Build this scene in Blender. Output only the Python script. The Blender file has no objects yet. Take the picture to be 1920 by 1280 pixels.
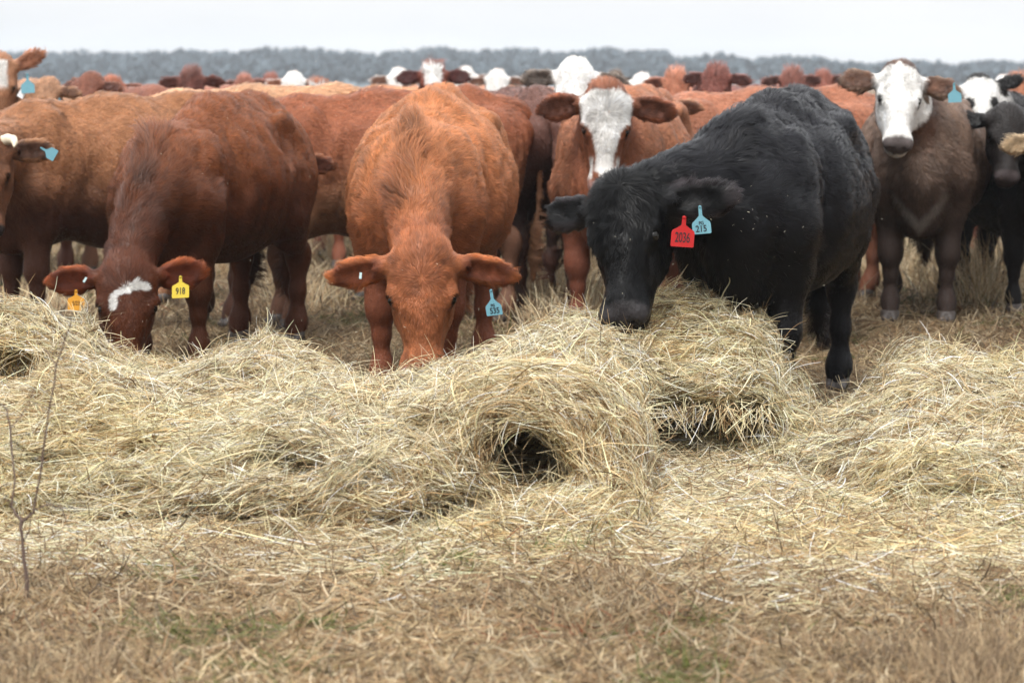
import bpy, math
import numpy as np
from mathutils import Matrix, Vector

# ---------------------------------------------------------------- camera, sky, sun, exposure
S = bpy.context.scene
COL = S.collection
FPX = 4533.0            # focal length in photo pixels (85 mm on 36 mm)
CAMH = 1.35
PITCH = math.radians(6.17)
cam_d = bpy.data.cameras.new('camera')
cam_d.lens = 85.0; cam_d.sensor_width = 36.0; cam_d.clip_end = 4000; cam_d.clip_start = 0.1
cam = bpy.data.objects.new('camera', cam_d); COL.objects.link(cam)
cam.location = (0, 0, CAMH)
cam.rotation_euler = (math.radians(90) - PITCH, 0, 0)
cam_d.dof.use_dof = True; cam_d.dof.focus_distance = 9.0; cam_d.dof.aperture_fstop = 4.1
S.camera = cam
SUN_EL, SUN_AZ = math.radians(58), math.radians(200)     # azimuth clockwise from +Y
w = bpy.data.worlds.new('World'); S.world = w; w.use_nodes = True
nt = w.node_tree; nt.nodes.clear()
sky = nt.nodes.new('ShaderNodeTexSky'); sky.sky_type = 'NISHITA'; sky.sun_disc = False
sky.sun_elevation = SUN_EL; sky.sun_rotation = SUN_AZ
sky.air_density = 1.0; sky.dust_density = 4.0; sky.ozone_density = 1.0
hsv = nt.nodes.new('ShaderNodeHueSaturation'); hsv.inputs['Saturation'].default_value = 0.12
tcw = nt.nodes.new('ShaderNodeTexCoord'); mpw = nt.nodes.new('ShaderNodeMapping'); mpw.inputs['Scale'].default_value = (2, 2, 9)
nzw = nt.nodes.new('ShaderNodeTexNoise'); nzw.inputs['Scale'].default_value = 2.2; nzw.inputs['Detail'].default_value = 5
rpw = nt.nodes.new('ShaderNodeValToRGB')                       # an even cloud layer, slightly streaked
rpw.color_ramp.elements[0].position = .3; rpw.color_ramp.elements[0].color = (.82, .845, .87, 1)
rpw.color_ramp.elements[1].position = .7; rpw.color_ramp.elements[1].color = (1, 1, 1, 1)
mul = nt.nodes.new('ShaderNodeVectorMath'); mul.operation = 'SCALE'; 
sepw = nt.nodes.new('ShaderNodeSeparateXYZ')                   # overcast sky: the zenith about three times as bright as the horizon
grw = nt.nodes.new('ShaderNodeMapRange'); grw.inputs['From Min'].default_value = 0; grw.inputs['From Max'].default_value = 1
grw.inputs['To Min'].default_value = 2.95; grw.inputs['To Max'].default_value = 10.5
nt.links.new(tcw.outputs['Generated'], sepw.inputs[0]); nt.links.new(sepw.outputs['Z'], grw.inputs['Value']); nt.links.new(grw.outputs[0], mul.inputs['Scale'])
mixw = nt.nodes.new('ShaderNodeMix'); mixw.data_type = 'RGBA'; mixw.inputs['Factor'].default_value = .9
bg = nt.nodes.new('ShaderNodeBackground'); bg.inputs['Strength'].default_value = 0.15
wo = nt.nodes.new('ShaderNodeOutputWorld')
nt.links.new(sky.outputs[0], hsv.inputs['Color'])
nt.links.new(tcw.outputs['Generated'], mpw.inputs[0]); nt.links.new(mpw.outputs[0], nzw.inputs['Vector'])
nt.links.new(nzw.outputs['Fac'], rpw.inputs[0]); nt.links.new(rpw.outputs[0], mul.inputs[0])
nt.links.new(hsv.outputs[0], mixw.inputs['A']); nt.links.new(mul.outputs[0], mixw.inputs['B'])
nt.links.new(mixw.outputs['Result'], bg.inputs['Color'])
nt.links.new(bg.outputs[0], wo.inputs['Surface'])
sun_d = bpy.data.lights.new('sun', 'SUN'); sun_d.energy = 1.4; sun_d.angle = math.radians(18); sun_d.color = (1, .97, .93)
sun = bpy.data.objects.new('sun', sun_d); COL.objects.link(sun)
_sd = Vector((math.sin(SUN_AZ)*math.cos(SUN_EL), math.cos(SUN_AZ)*math.cos(SUN_EL), math.sin(SUN_EL)))
sun.rotation_euler = _sd.to_track_quat('Z', 'Y').to_euler()
sun.location = (0, 0, 20)
S.view_settings.view_transform = 'Standard'; S.view_settings.look = 'None'; S.view_settings.gamma = 1
S.view_settings.exposure = 1.15
S.cycles.use_denoising = True
S.cycles.max_bounces = 8; S.cycles.diffuse_bounces = 4; S.cycles.glossy_bounces = 3; S.cycles.volume_bounces = 1
S.cycles.transparent_max_bounces = 6
S.cycles_curves.shape = 'RIBBONS'; S.cycles_curves.subdivisions = 2
DETAIL = 1.0

# ---------------------------------------------------------------- small helpers
RNG = np.random.default_rng(7)
CT, ST = math.cos(PITCH), math.sin(PITCH)
def P(px, py, Y):
    """the point at ground distance Y seen at pixel (px, py) of the photograph"""
    x = (px-960)/FPX; v = (640-py)/FPX
    dy = CT + v*ST; dz = -ST + v*CT
    return np.array([x*Y/dy, Y, CAMH + dz*Y/dy])
def proj(p):
    p = np.asarray(p, float); d = p-np.array([0, 0, CAMH])
    f = d[..., 1]*CT - d[..., 2]*ST; u = d[..., 1]*ST + d[..., 2]*CT
    return 960+FPX*d[..., 0]/f, 640-FPX*u/f
def norm(v):
    v = np.asarray(v, float); return v/np.maximum(np.linalg.norm(v, axis=-1, keepdims=True), 1e-9)
_LAT = np.random.default_rng(3).random((32, 32, 32, 3)).astype(np.float32)
def noise3(p, seed=0):
    """smooth value noise, N x 3 -> N x 3 in -1..1"""
    p = np.asarray(p, np.float32) + seed*7.31
    i = np.floor(p).astype(np.int32); f = p-i; f = f*f*(3-2*f)
    out = 0
    for a in (0, 1):
        for b in (0, 1):
            for c in (0, 1):
                wgt = (f[:, 0] if a else 1-f[:, 0])*(f[:, 1] if b else 1-f[:, 1])*(f[:, 2] if c else 1-f[:, 2])
                out = out + wgt[:, None]*_LAT[(i[:, 0]+a) & 31, (i[:, 1]+b) & 31, (i[:, 2]+c) & 31]
    return out*2-1
def fbm(p, seed=0, octv=4):
    p = np.asarray(p, np.float32); o = 0; a = 1; t = 0
    for k in range(octv):
        o = o + a*noise3(p*(2.03**k), seed+k*3.7)[:, 0]; t += a; a *= .5
    return o/t
def smooth(e0, e1, x):
    t = np.clip((x-e0)/(e1-e0), 0, 1); return t*t*(3-2*t)

def tag(o, label=None, cat=None, group=None, kind=None):
    if label: o['label'] = label
    if cat: o['category'] = cat
    if group: o['group'] = group
    if kind: o['kind'] = kind
    return o
def empty(name, loc=(0, 0, 0), rz=0, s=1):
    o = bpy.data.objects.new(name, None); o.empty_display_size = .2; COL.objects.link(o)
    o.location = loc; o.rotation_euler = (0, 0, rz); o.scale = (s, s, s); return o
def mesh_obj(name, V, F, mat, parent=None, colors=None, smooth_sh=True, normals_flip=False):
    """V: N x 3, F: M x 4 (or M x 3) array or list of polygons"""
    me = bpy.data.meshes.new(name)
    if isinstance(F, np.ndarray):
        k = F.shape[1]
        me.vertices.add(len(V)); me.vertices.foreach_set('co', np.asarray(V, np.float32).ravel())
        me.loops.add(F.size); me.loops.foreach_set('vertex_index', F.astype(np.int32).ravel())
        me.polygons.add(len(F)); me.polygons.foreach_set('loop_start', np.arange(0, F.size, k, dtype=np.int32))
        me.update(calc_edges=True); me.validate()
    else:
        me.from_pydata([tuple(v) for v in V], [], [tuple(f) for f in F]); me.update()
    if smooth_sh: me.polygons.foreach_set('use_smooth', np.ones(len(me.polygons), bool))
    if colors is not None:
        at = me.color_attributes.new('col', 'FLOAT_COLOR', 'POINT')
        c = np.ones((len(V), 4), np.float32); c[:, :3] = colors; at.data.foreach_set('color', c.ravel())
    if mat: me.materials.append(mat)
    o = bpy.data.objects.new(name, me); COL.objects.link(o)
    if parent: o.parent = parent
    return o
def curves_obj(name, pts, radius, colors, mat, parent=None, sn=None):
    """pts: N x K x 3 ; radius: N x K ; colors: N x 3 ; sn: N x 3 shading normals"""
    N, K = pts.shape[:2]
    cu = bpy.data.hair_curves.new(name)
    cu.add_curves([K]*N)
    cu.position_data.foreach_set('vector', np.ascontiguousarray(pts, np.float32).ravel())
    ra = cu.attributes.get('radius') or cu.attributes.new('radius', 'FLOAT', 'POINT')
    ra.data.foreach_set('value', np.ascontiguousarray(radius, np.float32).ravel())
    ca = cu.attributes.new('col', 'FLOAT_COLOR', 'CURVE')
    c = np.ones((N, 4), np.float32); c[:, :3] = colors; ca.data.foreach_set('color', c.ravel())
    if sn is not None:
        na = cu.attributes.new('sn', 'FLOAT_VECTOR', 'CURVE'); na.data.foreach_set('vector', np.ascontiguousarray(sn, np.float32).ravel())
    if mat: cu.materials.append(mat)
    o = bpy.data.objects.new(name, cu); COL.objects.link(o)
    if parent: o.parent = parent
    return o

# ---------------------------------------------------------------- signed-distance modelling
def surface_nets(val, org, h):
    """val: grid of distances (negative inside) -> vertices, quads"""
    nx, ny, nz = val.shape
    ins = val < 0
    c = [ins[a:nx-1+a, b:ny-1+b, d:nz-1+d] for a in (0, 1) for b in (0, 1) for d in (0, 1)]
    cnt = sum(x.astype(np.uint8) for x in c)
    act = np.argwhere((cnt > 0) & (cnt < 8))
    idx = -np.ones((nx-1, ny-1, nz-1), np.int32); idx[act[:, 0], act[:, 1], act[:, 2]] = np.arange(len(act))
    s = np.zeros((len(act), 3)); n = np.zeros(len(act))
    cor = [(a, b, d) for a in (0, 1) for b in (0, 1) for d in (0, 1)]
    vv = {q: val[act[:, 0]+q[0], act[:, 1]+q[1], act[:, 2]+q[2]] for q in cor}
    for q in cor:
        for ax in range(3):
            if q[ax] == 0:
                r = list(q); r[ax] = 1; r = tuple(r)
                a, b = vv[q], vv[r]; m = (a < 0) != (b < 0)
                t = np.where(m, a/np.where(m, a-b, 1), 0)
                p = np.array(q, float)[None, :].repeat(len(act), 0); p[:, ax] = t
                s[m] += p[m]; n[m] += 1
    V = (act + s/n[:, None])*h + org
    Q = []
    for ax in range(3):
        sl0 = [slice(1, -1)]*3; sl0[ax] = slice(0, -1); sl1 = list(sl0); sl1[ax] = slice(1, None)
        a = ins[tuple(sl0)]; b = ins[tuple(sl1)]
        for flip, m in ((False, a & ~b), (True, ~a & b)):
            e = np.argwhere(m); off = np.ones(3, int); off[ax] = 0; e = e+off
            u, v_ = [k for k in range(3) if k != ax]
            du = np.zeros(3, int); du[u] = 1; dv = np.zeros(3, int); dv[v_] = 1
            q0 = e; q1 = e-du; q2 = e-du-dv; q3 = e-dv
            ii = [idx[q[:, 0], q[:, 1], q[:, 2]] for q in (q0, q1, q2, q3)]
            f = np.stack(ii, 1)
            if (ax == 1) != flip: f = f[:, ::-1]
            Q.append(f)
    Q = np.concatenate(Q); Q = Q[(Q >= 0).all(1)]
    return V, Q
class Field:
    def __init__(s, lo, hi, h):
        s.h = h; s.org = np.asarray(lo, float); s.n = np.ceil((np.asarray(hi)-s.org)/h).astype(int)+1
        s.val = np.full(s.n, 9.0, np.float32)
        s.ax = [(s.org[k]+np.arange(s.n[k])*h).astype(np.float32) for k in range(3)]
    def sub(s, lo, hi, m):
        i0 = np.clip(np.floor((np.asarray(lo)-m-s.org)/s.h).astype(int), 0, s.n)
        i1 = np.clip(np.ceil((np.asarray(hi)+m-s.org)/s.h).astype(int)+1, 0, s.n)
        if (i1 <= i0).any(): return None
        sl = tuple(slice(a, b) for a, b in zip(i0, i1))
        X, Y, Z = np.meshgrid(*[s.ax[k][sl[k]] for k in range(3)], indexing='ij', sparse=True)
        return sl, X, Y, Z
    def mix(s, sl, d, k, cut):
        v = s.val[sl]
        if cut:
            d = -d; hh = np.clip(.5-.5*(v-d)/k, 0, 1); s.val[sl] = v*(1-hh)+d*hh+k*hh*(1-hh)
        else:
            hh = np.clip(.5+.5*(v-d)/k, 0, 1); s.val[sl] = v*(1-hh)+d*hh-k*hh*(1-hh)
    def cone(s, a, b, ra, rb, k=.05, cut=False, flat=None):
        a = np.asarray(a, float); b = np.asarray(b, float); R = max(ra, rb)
        g = s.sub(np.minimum(a, b)-R, np.maximum(a, b)+R, k+.03)
        if g is None: return
        sl, X, Y, Z = g
        ba = b-a; L2 = ba@ba
        px, py, pz = X-a[0], Y-a[1], Z-a[2]
        t = np.clip((px*ba[0]+py*ba[1]+pz*ba[2])/L2, 0, 1)
        d = np.sqrt((px-t*ba[0])**2+(py-t*ba[1])**2+(pz-t*ba[2])**2)-(ra+(rb-ra)*t)
        s.mix(sl, d, k, cut)
    def ell(s, c, r, k=.05, M=None, cut=False):
        """M rows: the ellipsoid's axes"""
        c = np.asarray(c, float); r = np.asarray(r, float)
        if M is None: e = r
        else:
            M = np.asarray(M, float); e = np.sqrt(((M*r[:, None])**2).sum(0))
        g = s.sub(c-e, c+e, k+.03)
        if g is None: return
        sl, X, Y, Z = g
        x, y, z = X-c[0], Y-c[1], Z-c[2]
        if M is not None: x, y, z = (M[0, 0]*x+M[0, 1]*y+M[0, 2]*z, M[1, 0]*x+M[1, 1]*y+M[1, 2]*z, M[2, 0]*x+M[2, 1]*y+M[2, 2]*z)
        k0 = np.sqrt((x/r[0])**2+(y/r[1])**2+(z/r[2])**2)
        k1 = np.sqrt((x/r[0]**2)**2+(y/r[1]**2)**2+(z/r[2]**2)**2)
        d = k0*(k0-1)/np.maximum(k1, 1e-6)
        s.mix(sl, d, k, cut)
    def sample(s, p):
        q = (p-s.org)/s.h; q = np.clip(q, 0, s.n-1.001); i = q.astype(int); f = q-i; o = 0
        for a in (0, 1):
            for b in (0, 1):
                for c in (0, 1):
                    o = o+(f[:, 0] if a else 1-f[:, 0])*(f[:, 1] if b else 1-f[:, 1])*(f[:, 2] if c else 1-f[:, 2])*s.val[i[:, 0]+a, i[:, 1]+b, i[:, 2]+c]
        return o
    def grad(s, p, e=None):
        e = e or s.h
        g = np.stack([s.sample(p+np.eye(3)[k]*e)-s.sample(p-np.eye(3)[k]*e) for k in range(3)], 1)
        return norm(g)
    def mesh(s):
        V, Q = surface_nets(s.val, s.org, s.h)
        return V, Q
def tri_sample(V, Q, N, rng, keep=None):
    """random points on quads -> points, quad index, and area"""
    A, B, C, D = (V[Q[:, k]] for k in range(4))
    ar = .5*np.linalg.norm(np.cross(C-A, D-B), axis=1)
    if keep is not None: ar = ar*keep
    tot = ar.sum()
    cs = np.cumsum(ar); i = np.minimum(np.searchsorted(cs, rng.random(N)*tot), len(Q)-1)
    u, v = rng.random((2, N, 1))
    p = (A[i]*(1-u)+B[i]*u)*(1-v)+(D[i]*(1-u)+C[i]*u)*v
    return p, i, tot

# ---------------------------------------------------------------- materials
def new_mat(name):
    m = bpy.data.materials.new(name); m.use_nodes = True
    return m, m.node_tree, m.node_tree.nodes['Principled BSDF']
def mat_fur(name, gloss=.35, rough=.55, trans=0):
    m, t, b = new_mat(name)
    a = t.nodes.new('ShaderNodeAttribute'); a.attribute_name = 'col'
    t.links.new(a.outputs['Color'], b.inputs['Base Color'])
    b.inputs['Roughness'].default_value = rough; b.inputs['Specular IOR Level'].default_value = gloss
    n = t.nodes.new('ShaderNodeAttribute'); n.attribute_name = 'sn'
    vt = t.nodes.new('ShaderNodeVectorTransform'); vt.vector_type = 'NORMAL'; vt.convert_from = 'OBJECT'; vt.convert_to = 'WORLD'
    t.links.new(n.outputs['Vector'], vt.inputs[0]); t.links.new(vt.outputs[0], b.inputs['Normal'])
    if trans:
        tr = t.nodes.new('ShaderNodeBsdfTranslucent'); mx = t.nodes.new('ShaderNodeMixShader'); mx.inputs[0].default_value = trans
        out = [q for q in t.nodes if q.type == 'OUTPUT_MATERIAL'][0]
        t.links.new(a.outputs['Color'], tr.inputs['Color']); t.links.new(b.outputs[0], mx.inputs[1]); t.links.new(tr.outputs[0], mx.inputs[2]); t.links.new(mx.outputs[0], out.inputs['Surface'])
    return m
def mat_attr(name, rough=.7, spec=.3, bump=0, bscale=60):
    m, t, b = new_mat(name)
    a = t.nodes.new('ShaderNodeAttribute'); a.attribute_name = 'col'
    t.links.new(a.outputs['Color'], b.inputs['Base Color'])
    b.inputs['Roughness'].default_value = rough; b.inputs['Specular IOR Level'].default_value = spec
    if bump:
        n = t.nodes.new('ShaderNodeTexNoise'); n.inputs['Scale'].default_value = bscale; n.inputs['Detail'].default_value = 4
        bp = t.nodes.new('ShaderNodeBump'); bp.inputs['Strength'].default_value = bump; bp.inputs['Distance'].default_value = .01
        t.links.new(n.outputs['Fac'], bp.inputs['Height']); t.links.new(bp.outputs[0], b.inputs['Normal'])
    return m
def mat_flat(name, c, rough=.5, spec=.5, var=0, vscale=8):
    m, t, b = new_mat(name)
    b.inputs['Roughness'].default_value = rough; b.inputs['Specular IOR Level'].default_value = spec
    n = t.nodes.new('ShaderNodeTexNoise'); n.inputs['Scale'].default_value = vscale; n.inputs['Detail'].default_value = 5
    r = t.nodes.new('ShaderNodeValToRGB')
    c = np.array(c)
    r.color_ramp.elements[0].position = .3; r.color_ramp.elements[1].position = .7
    r.color_ramp.elements[0].color = (*np.clip(c*(1-var), 0, 1), 1); r.color_ramp.elements[1].color = (*np.clip(c*(1+var), 0, 1), 1)
    t.links.new(n.outputs['Fac'], r.inputs[0]); t.links.new(r.outputs[0], b.inputs['Base Color'])
    return m
M_fur = mat_fur('cow_hair', .24, .45); M_furb = mat_fur('black_cow_hair', .13, .33); M_skin = mat_attr('cow_hide', .6, .12, .5, 90)
M_eye = mat_flat('cow_eye', (.006, .005, .004), .06, .25); M_hoof = mat_flat('hoof_horn', (.05, .04, .035), .5, .4, .5, 30)
M_horn = mat_flat('horn', (.55, .48, .36), .45, .5, .25, 20)
def srgb(*c):
    c = np.array(c, float)/255; return np.where(c <= .04045, c/12.92, ((c+.055)/1.055)**2.4)
# ---------------------------------------------------------------- cows
# local frame: +X the way the cow faces, +Y its left, +Z up, origin on the ground under the middle of the body
def make_cow(label, pos, face, scale=1.0, poll=None, nose=None, hint=(0, -1, .25), coat=None, h=.011, hairs=60000,
             ears=None, legs=None, tags=(), hair_r=.0006, hair_len=1.0, fluff=1.0, horn=None, group='herd of cattle around the hay',
             seed=1, girth=1.0, head_w=1.0, tail=True, belly=0, wd=0, name='cow', crest=0.0, width=1.0, clump=1.0, dewlap=1.0, furmat=None, cresthair=0.0, whorl=.11, mop=.20):
    rng = np.random.default_rng(seed)
    ph = math.radians(face)
    fw = np.array([math.sin(ph), -math.cos(ph), 0]); lf = np.array([math.cos(ph), math.sin(ph), 0]); up = np.array([0, 0, 1.])
    R = np.stack([fw, lf, up])                      # world -> local rows
    pos = np.array([pos[0], pos[1], 0.])
    def L(p): return R@(np.asarray(p, float)-pos)/scale
    def LD(d): return norm(R@np.asarray(d, float))
    Pp, Pn = L(poll), L(nose)
    a = norm(Pn-Pp); hs = np.linalg.norm(Pn-Pp)/.50
    u = LD(hint); u = norm(u-(u@a)*a); l = np.cross(u, a)
    HM = np.stack([a, l, u])
    def H(x, y, z): return Pp+hs*(a*x+l*y*head_w+u*z)
    hs3 = np.array([hs, hs*head_w, hs])
    legs = legs or {}
    lo = np.array([-1.15, -.55, -.02]); hi = np.array([.95, .55, 1.5])
    for q in (Pp, Pn):
        lo = np.minimum(lo, q-.32); hi = np.maximum(hi, q+.32)
    lo[2] = max(lo[2], -.03)
    f = Field(lo, hi, h)
    g = girth
    # trunk
    f.ell((-.14+wd*.6, 0, .91), (.64+wd*.6, .37*g, .39), .05)
    f.ell((-.14, 0, .82-.02*belly), (.50, .36*g, .34+.02*belly), .10)
    f.ell((.40, 0, .90+wd*.5), (.34, .265*g, .40+wd*.5), .10)
    f.ell((-.66, 0, 1.05), (.30, .265*g, .235), .10)
    wz = 1.25+wd
    f.cone((.36, 0, wz-.05), (-.05, 0, 1.215), .085, .09, .10)
    f.cone((-.05, 0, 1.215), (-.60, 0, 1.25), .09, .085, .12)
    f.cone((-.60, 0, 1.24), (-.90, 0, 1.22), .075, .055, .10)
    for s in (-1, 1):
        f.ell((.44, s*.165, .96+wd*.7), (.15, .105, .31+wd*.3), .06, M=[[.96, 0, .28], [0, 1, 0], [-.28, 0, .96]])
        f.ell((-.50, s*.235*g, 1.185), (.075, .04, .05), .09)
        f.ell((-.85, s*.10, 1.09), (.08, .05, .07), .08)
        f.ell((-.66, s*.17*g, .92), (.22, .14, .30), .08)
    f.ell((.64, 0, .78), (.15, .11*dewlap, .19), .12)
    f.ell((.54, 0, .58), (.14, .09*dewlap, .10), .12)
    # neck
    nape = H(.02, 0, -.09); thr = H(.10, 0, -.17); mid = .5*(nape+thr)
    b1 = np.array([.44, 0, wz-.13]); b2 = np.array([.56, 0, .92]); bm = .5*(b1+b2)
    def bez(p0, p1, p2, t): return p0*(1-t)**2+2*p1*t*(1-t)+p2*t*t
    bd = Pp-bm; sag = np.array([.10, 0, .06 if Pp[2] < 1.0 else -.02])
    for (s0, s1, r0, rm, r1, bow) in ((b1, nape, .125, .092, .085*hs, 1), (b2, thr, .14, .088, .075*hs, .6), (bm, mid, .16, .105, .092*hs, .8)):
        c1 = .5*(s0+s1)+sag*bow; pv = None
        for i in range(6):
            t = i/5; q = bez(s0, c1, s1, t); r = bez(r0, rm, r1, t)
            if pv is not None: f.cone(pv[0], q, pv[1], r, .045 if i > 1 else .07)
            pv = (q, r)
    if crest:
        q0 = bez(b1, .5*(b1+nape)+sag, nape, .15)+up*.05; f.cone(b1+up*(.02+crest), q0+up*crest, .09, .08, .12)
    # legs
    feet = []
    for nm, sx, s in (('fl', 1, 1), ('fr', 1, -1), ('hl', -1, 1), ('hr', -1, -1)):
        ox, oy = legs.get(nm, (0, 0))
        if sx > 0:
            fx = .50+ox; fy = s*.155+oy
            K = [(.50, s*.165, .80, .125), (.46+ox*.25, s*.165+oy*.3, .64, .095), (.475+ox*.6, s*.158+oy*.6, .415, .058), (.475+ox*.65, s*.157+oy*.65, .37, .054),
                 (.47+ox*.85, s*.155+oy*.9, .27, .033), (fx-.035, fy, .15, .033), (fx-.03, fy, .115, .042), (fx+.0, fy, .06, .040)]
        else:
            fx = -.76+ox; fy = s*.165+oy
            K = [(-.64, s*.175*g, .88, .165), (-.56+ox*.2, s*.185, .70, .125), (-.66+ox*.4, s*.175, .585, .082), (-.79+ox*.8, s*.168+oy*.7, .49, .060),
                 (-.805+ox*.85, s*.166+oy*.8, .445, .052), (-.79+ox, fy, .28, .038), (-.785+ox, fy, .15, .037), (-.77+ox, fy, .11, .049), (fx+.02, fy, .06, .044)]
        for i in range(len(K)-1):
            f.cone(K[i][:3], K[i+1][:3], K[i][3], K[i+1][3], .045 if i else .09)
        feet.append((fx+(.018 if sx > 0 else .035), fy))
    # hollows: flank, behind the shoulder, between hip and spine
    for s in (-1, 1):
        f.ell((-.36, s*.36*g, 1.10), (.15, .06, .10), .09, cut=True)
        f.ell((.20, s*.345*g, .95), (.035, .055, .26), .09, cut=True, M=[[.98, 0, .18], [0, 1, 0], [-.18, 0, .98]])
    if belly < -.5: pass
    # tail
    if tail:
        pv = np.array([-.90, 0, 1.22]); rr = .05
        for q in ((-1.0, 0, 1.12), (-1.03, 0.01, .95), (-1.02, .02, .72), (-1.00, .03, .52), (-.99, .03, .36), (-.98, .03, .24)):
            nr = {1.12: .036, .95: .026, .72: .02, .52: .03, .36: .035, .24: .015}[q[2]]
            f.cone(pv, q, rr, nr, .03); pv = np.array(q); rr = nr
    # head
    def cone(A, B, ra, rb, k, cut=False): f.cone(H(*A), H(*B), ra*hs, rb*hs, k*hs, cut)
    def ell(c, r, k, cut=False): f.ell(H(*c), np.array(r)*hs3, k*hs, M=HM, cut=cut)
    ell((.07, 0, -.085), (.125, .105, .095), .05)
    ell((.12, 0, -.055), (.14, .108, .060), .05)
    ell((.02, 0, -.045), (.055, .06, .045), .05)
    ell((.20, 0, -.075), (.13, .088, .075), .04)
    for s in (-1, 1):
        ell((.172, s*.087, -.045), (.048, .032, .033), .018)
        ell((.275, s*.086, -.075), (.060, .026, .040), .035, True)
        ell((.16, s*.062, -.165), (.12, .040, .090), .05)
        cone((.18, s*.045, -.19), (.40, s*.028, -.150), .042, .032, .05)
    cone((.22, 0, -.080), (.40, 0, -.075), .074, .056, .05)
    cone((.20, 0, -.135), (.42, 0, -.120), .070, .050, .05)
    ell((.435, 0, -.085), (.062, .078, .058), .04)
    ell((.445, 0, -.145), (.045, .052, .032), .03)
    for s in (-1, 1):
        ell((.462, s*.046, -.068), (.036, .032, .036), .02)
    fine = h < .013
    # ears
    ears = ears or {}
    earinfo = []
    for s in (-1, 1):
        e = ears.get('l' if s > 0 else 'r', {})
        dv = np.array(e.get('d', (.10, 1, -.10)), float)
        E1 = norm(a*dv[0]+l*dv[1]*s+u*dv[2])
        cup = e.get('cup', (.25, 0, 1)); E3 = a*cup[0]+l*cup[1]*s+u*cup[2]; E3 = norm(E3-(E3@E1)*E1); E2 = np.cross(E3, E1)
        el = e.get('len', .235)*hs; ew = e.get('w', .052)*hs
        base = H(.045, s*.092, -.085)
        f.cone(base-E1*.02, base+E1*.07*hs, .034*hs, .036*hs, .03*hs)
        c = base+E1*(el*.56); Me = np.stack([E1, E2, E3])
        th = max(.019*hs, h*1.15)
        f.ell(c, (el*.47, ew, th), .02*hs, M=Me)
        f.ell(c+E3*(th*.95)-E1*el*.02, (el*.36, ew*.72, th*.75), .012, M=Me, cut=True)
        earinfo.append((s, base, E1, E2, E3, el, ew, c))
    if fine:
        for s in (-1, 1):
            ell((.497, s*.034, -.070), (.022, .013, .011), .010, True)
            ell((.192, s*.114, -.034), (.022, .018, .020), .010, True)
        ell((.465, 0, -.118), (.06, .07, .0045), .008, True)
    # loose skin, ribs and muscle: gentle relief on the trunk and neck
    if h < .0145:
        nr = np.argwhere(np.abs(f.val) < .035)
        pp = f.org+nr*h; qq = (pp-Pp)@HM.T/hs
        far = 1-smooth(.62, .45, np.abs(qq[:, 0]-.2))*smooth(.4, .25, np.abs(qq[:, 1]))*smooth(.4, .25, np.abs(qq[:, 2]))
        rel = fbm(pp*np.array([5.5, 5, 3.2]), seed+40, 3)*.022+(1-np.abs(fbm(pp*np.array([9, 6, 2.4])+3, seed+41, 2))*3).clip(0, 1)*.011
        rib = np.sin(pp[:, 0]*52+pp[:, 2]*7)*.0022*smooth(.2, .0, np.abs(pp[:, 0]+.08)-.1)*smooth(.30, .15, np.abs(pp[:, 2]-.95))
        f.val[nr[:, 0], nr[:, 1], nr[:, 2]] += ((rel+rib)*far*smooth(.45, .65, pp[:, 2])).astype(np.float32)
    V, Q = f.mesh()
    n = f.grad(V, h*1.2)
    # body coordinates of any local point
    def hc(p): q = (p-Pp)/hs; return q@HM.T/np.array([1, head_w, 1])
    def weights(p):
        q = hc(p)
        wh = smooth(-.10, .0, q[:, 0])*smooth(.66, .55, q[:, 0])*smooth(-.33, -.24, q[:, 2])*smooth(.30, .2, np.abs(q[:, 1]))
        we = np.zeros(len(p)); et = np.zeros(len(p)); ei = np.zeros(len(p))
        for s, base, E1, E2, E3, el, ew, c in earinfo:
            d = p-base; t = d@E1/el; w2 = np.abs(d@E2); w3 = np.abs(d@E3)
            m = smooth(.12, .26, t)*(t < 1.3)*(w2 < ew*1.25)*(w3 < .045*hs)
            we = np.maximum(we, m); et = np.where(m > .1, t, et)
            rim = np.maximum(smooth(.55, 1., w2/ew), smooth(.82, 1.02, t))
            ei = np.where(m > .1, (1-rim)*((d-E1*t[:, None]*el)@E3 > -.004), ei)
        return q, wh, we, et, ei
    def is_leg(p): return smooth(.66, .50, p[:, 2])*(p[:, 0] < .75)*(p[:, 0] > -.95)
    def colour(p, nn):
        q, wh, we, et, ei = weights(p)
        return coat(p, nn, q, wh*(1-we), we, ei, is_leg(p)*(1-np.clip(wh*2, 0, 1)), seed)
    rz = math.atan2(fw[1], fw[0])
    root = empty(name, (pos[0], pos[1], 0), rz, scale)
    tag(root, label, 'cow', group)
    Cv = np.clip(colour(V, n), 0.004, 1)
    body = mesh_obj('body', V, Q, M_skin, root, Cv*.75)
    # eyes
    for s in (-1, 1):
        sphere('eye', H(.190, s*.097, -.047), .0205*hs, M_eye, root)
    # hooves
    for fx, fy in feet: hoof((fx, fy), root)
    if horn:
        for s in horn: make_horn(H, s, root, hs)
    # fur
    N = int(hairs*DETAIL)
    qc = V[Q].mean(1)
    wp = pos+scale*(qc@R)                        # world positions
    qn = norm(n[Q].mean(1)); qnw = qn@R
    view = norm(np.array([0, 0, CAMH])-wp)
    vis = (qnw*view).sum(1)
    px_, py_ = proj(wp)
    keep = (vis > -.25)*1.0
    keep *= ((px_ > -120) & (px_ < 2040))
    q, wh, we, et, ei = weights(qc)
    keep *= 1+2.0*wh+2.5*we
    keep *= np.where(qc[:, 2] < .07, 0, 1)
    edist = np.sqrt(((q[:, 0]-.186)*1.25)**2+(q[:, 2]+.044)**2*.7+(np.abs(q[:, 1])-.100)**2)
    keep *= np.where((edist < .025) & (wh > .2), 0, 1)
    keep *= 1-.92*smooth(.435, .465, q[:, 0])*(wh > .3)*(q[:, 2] > -.13)
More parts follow.
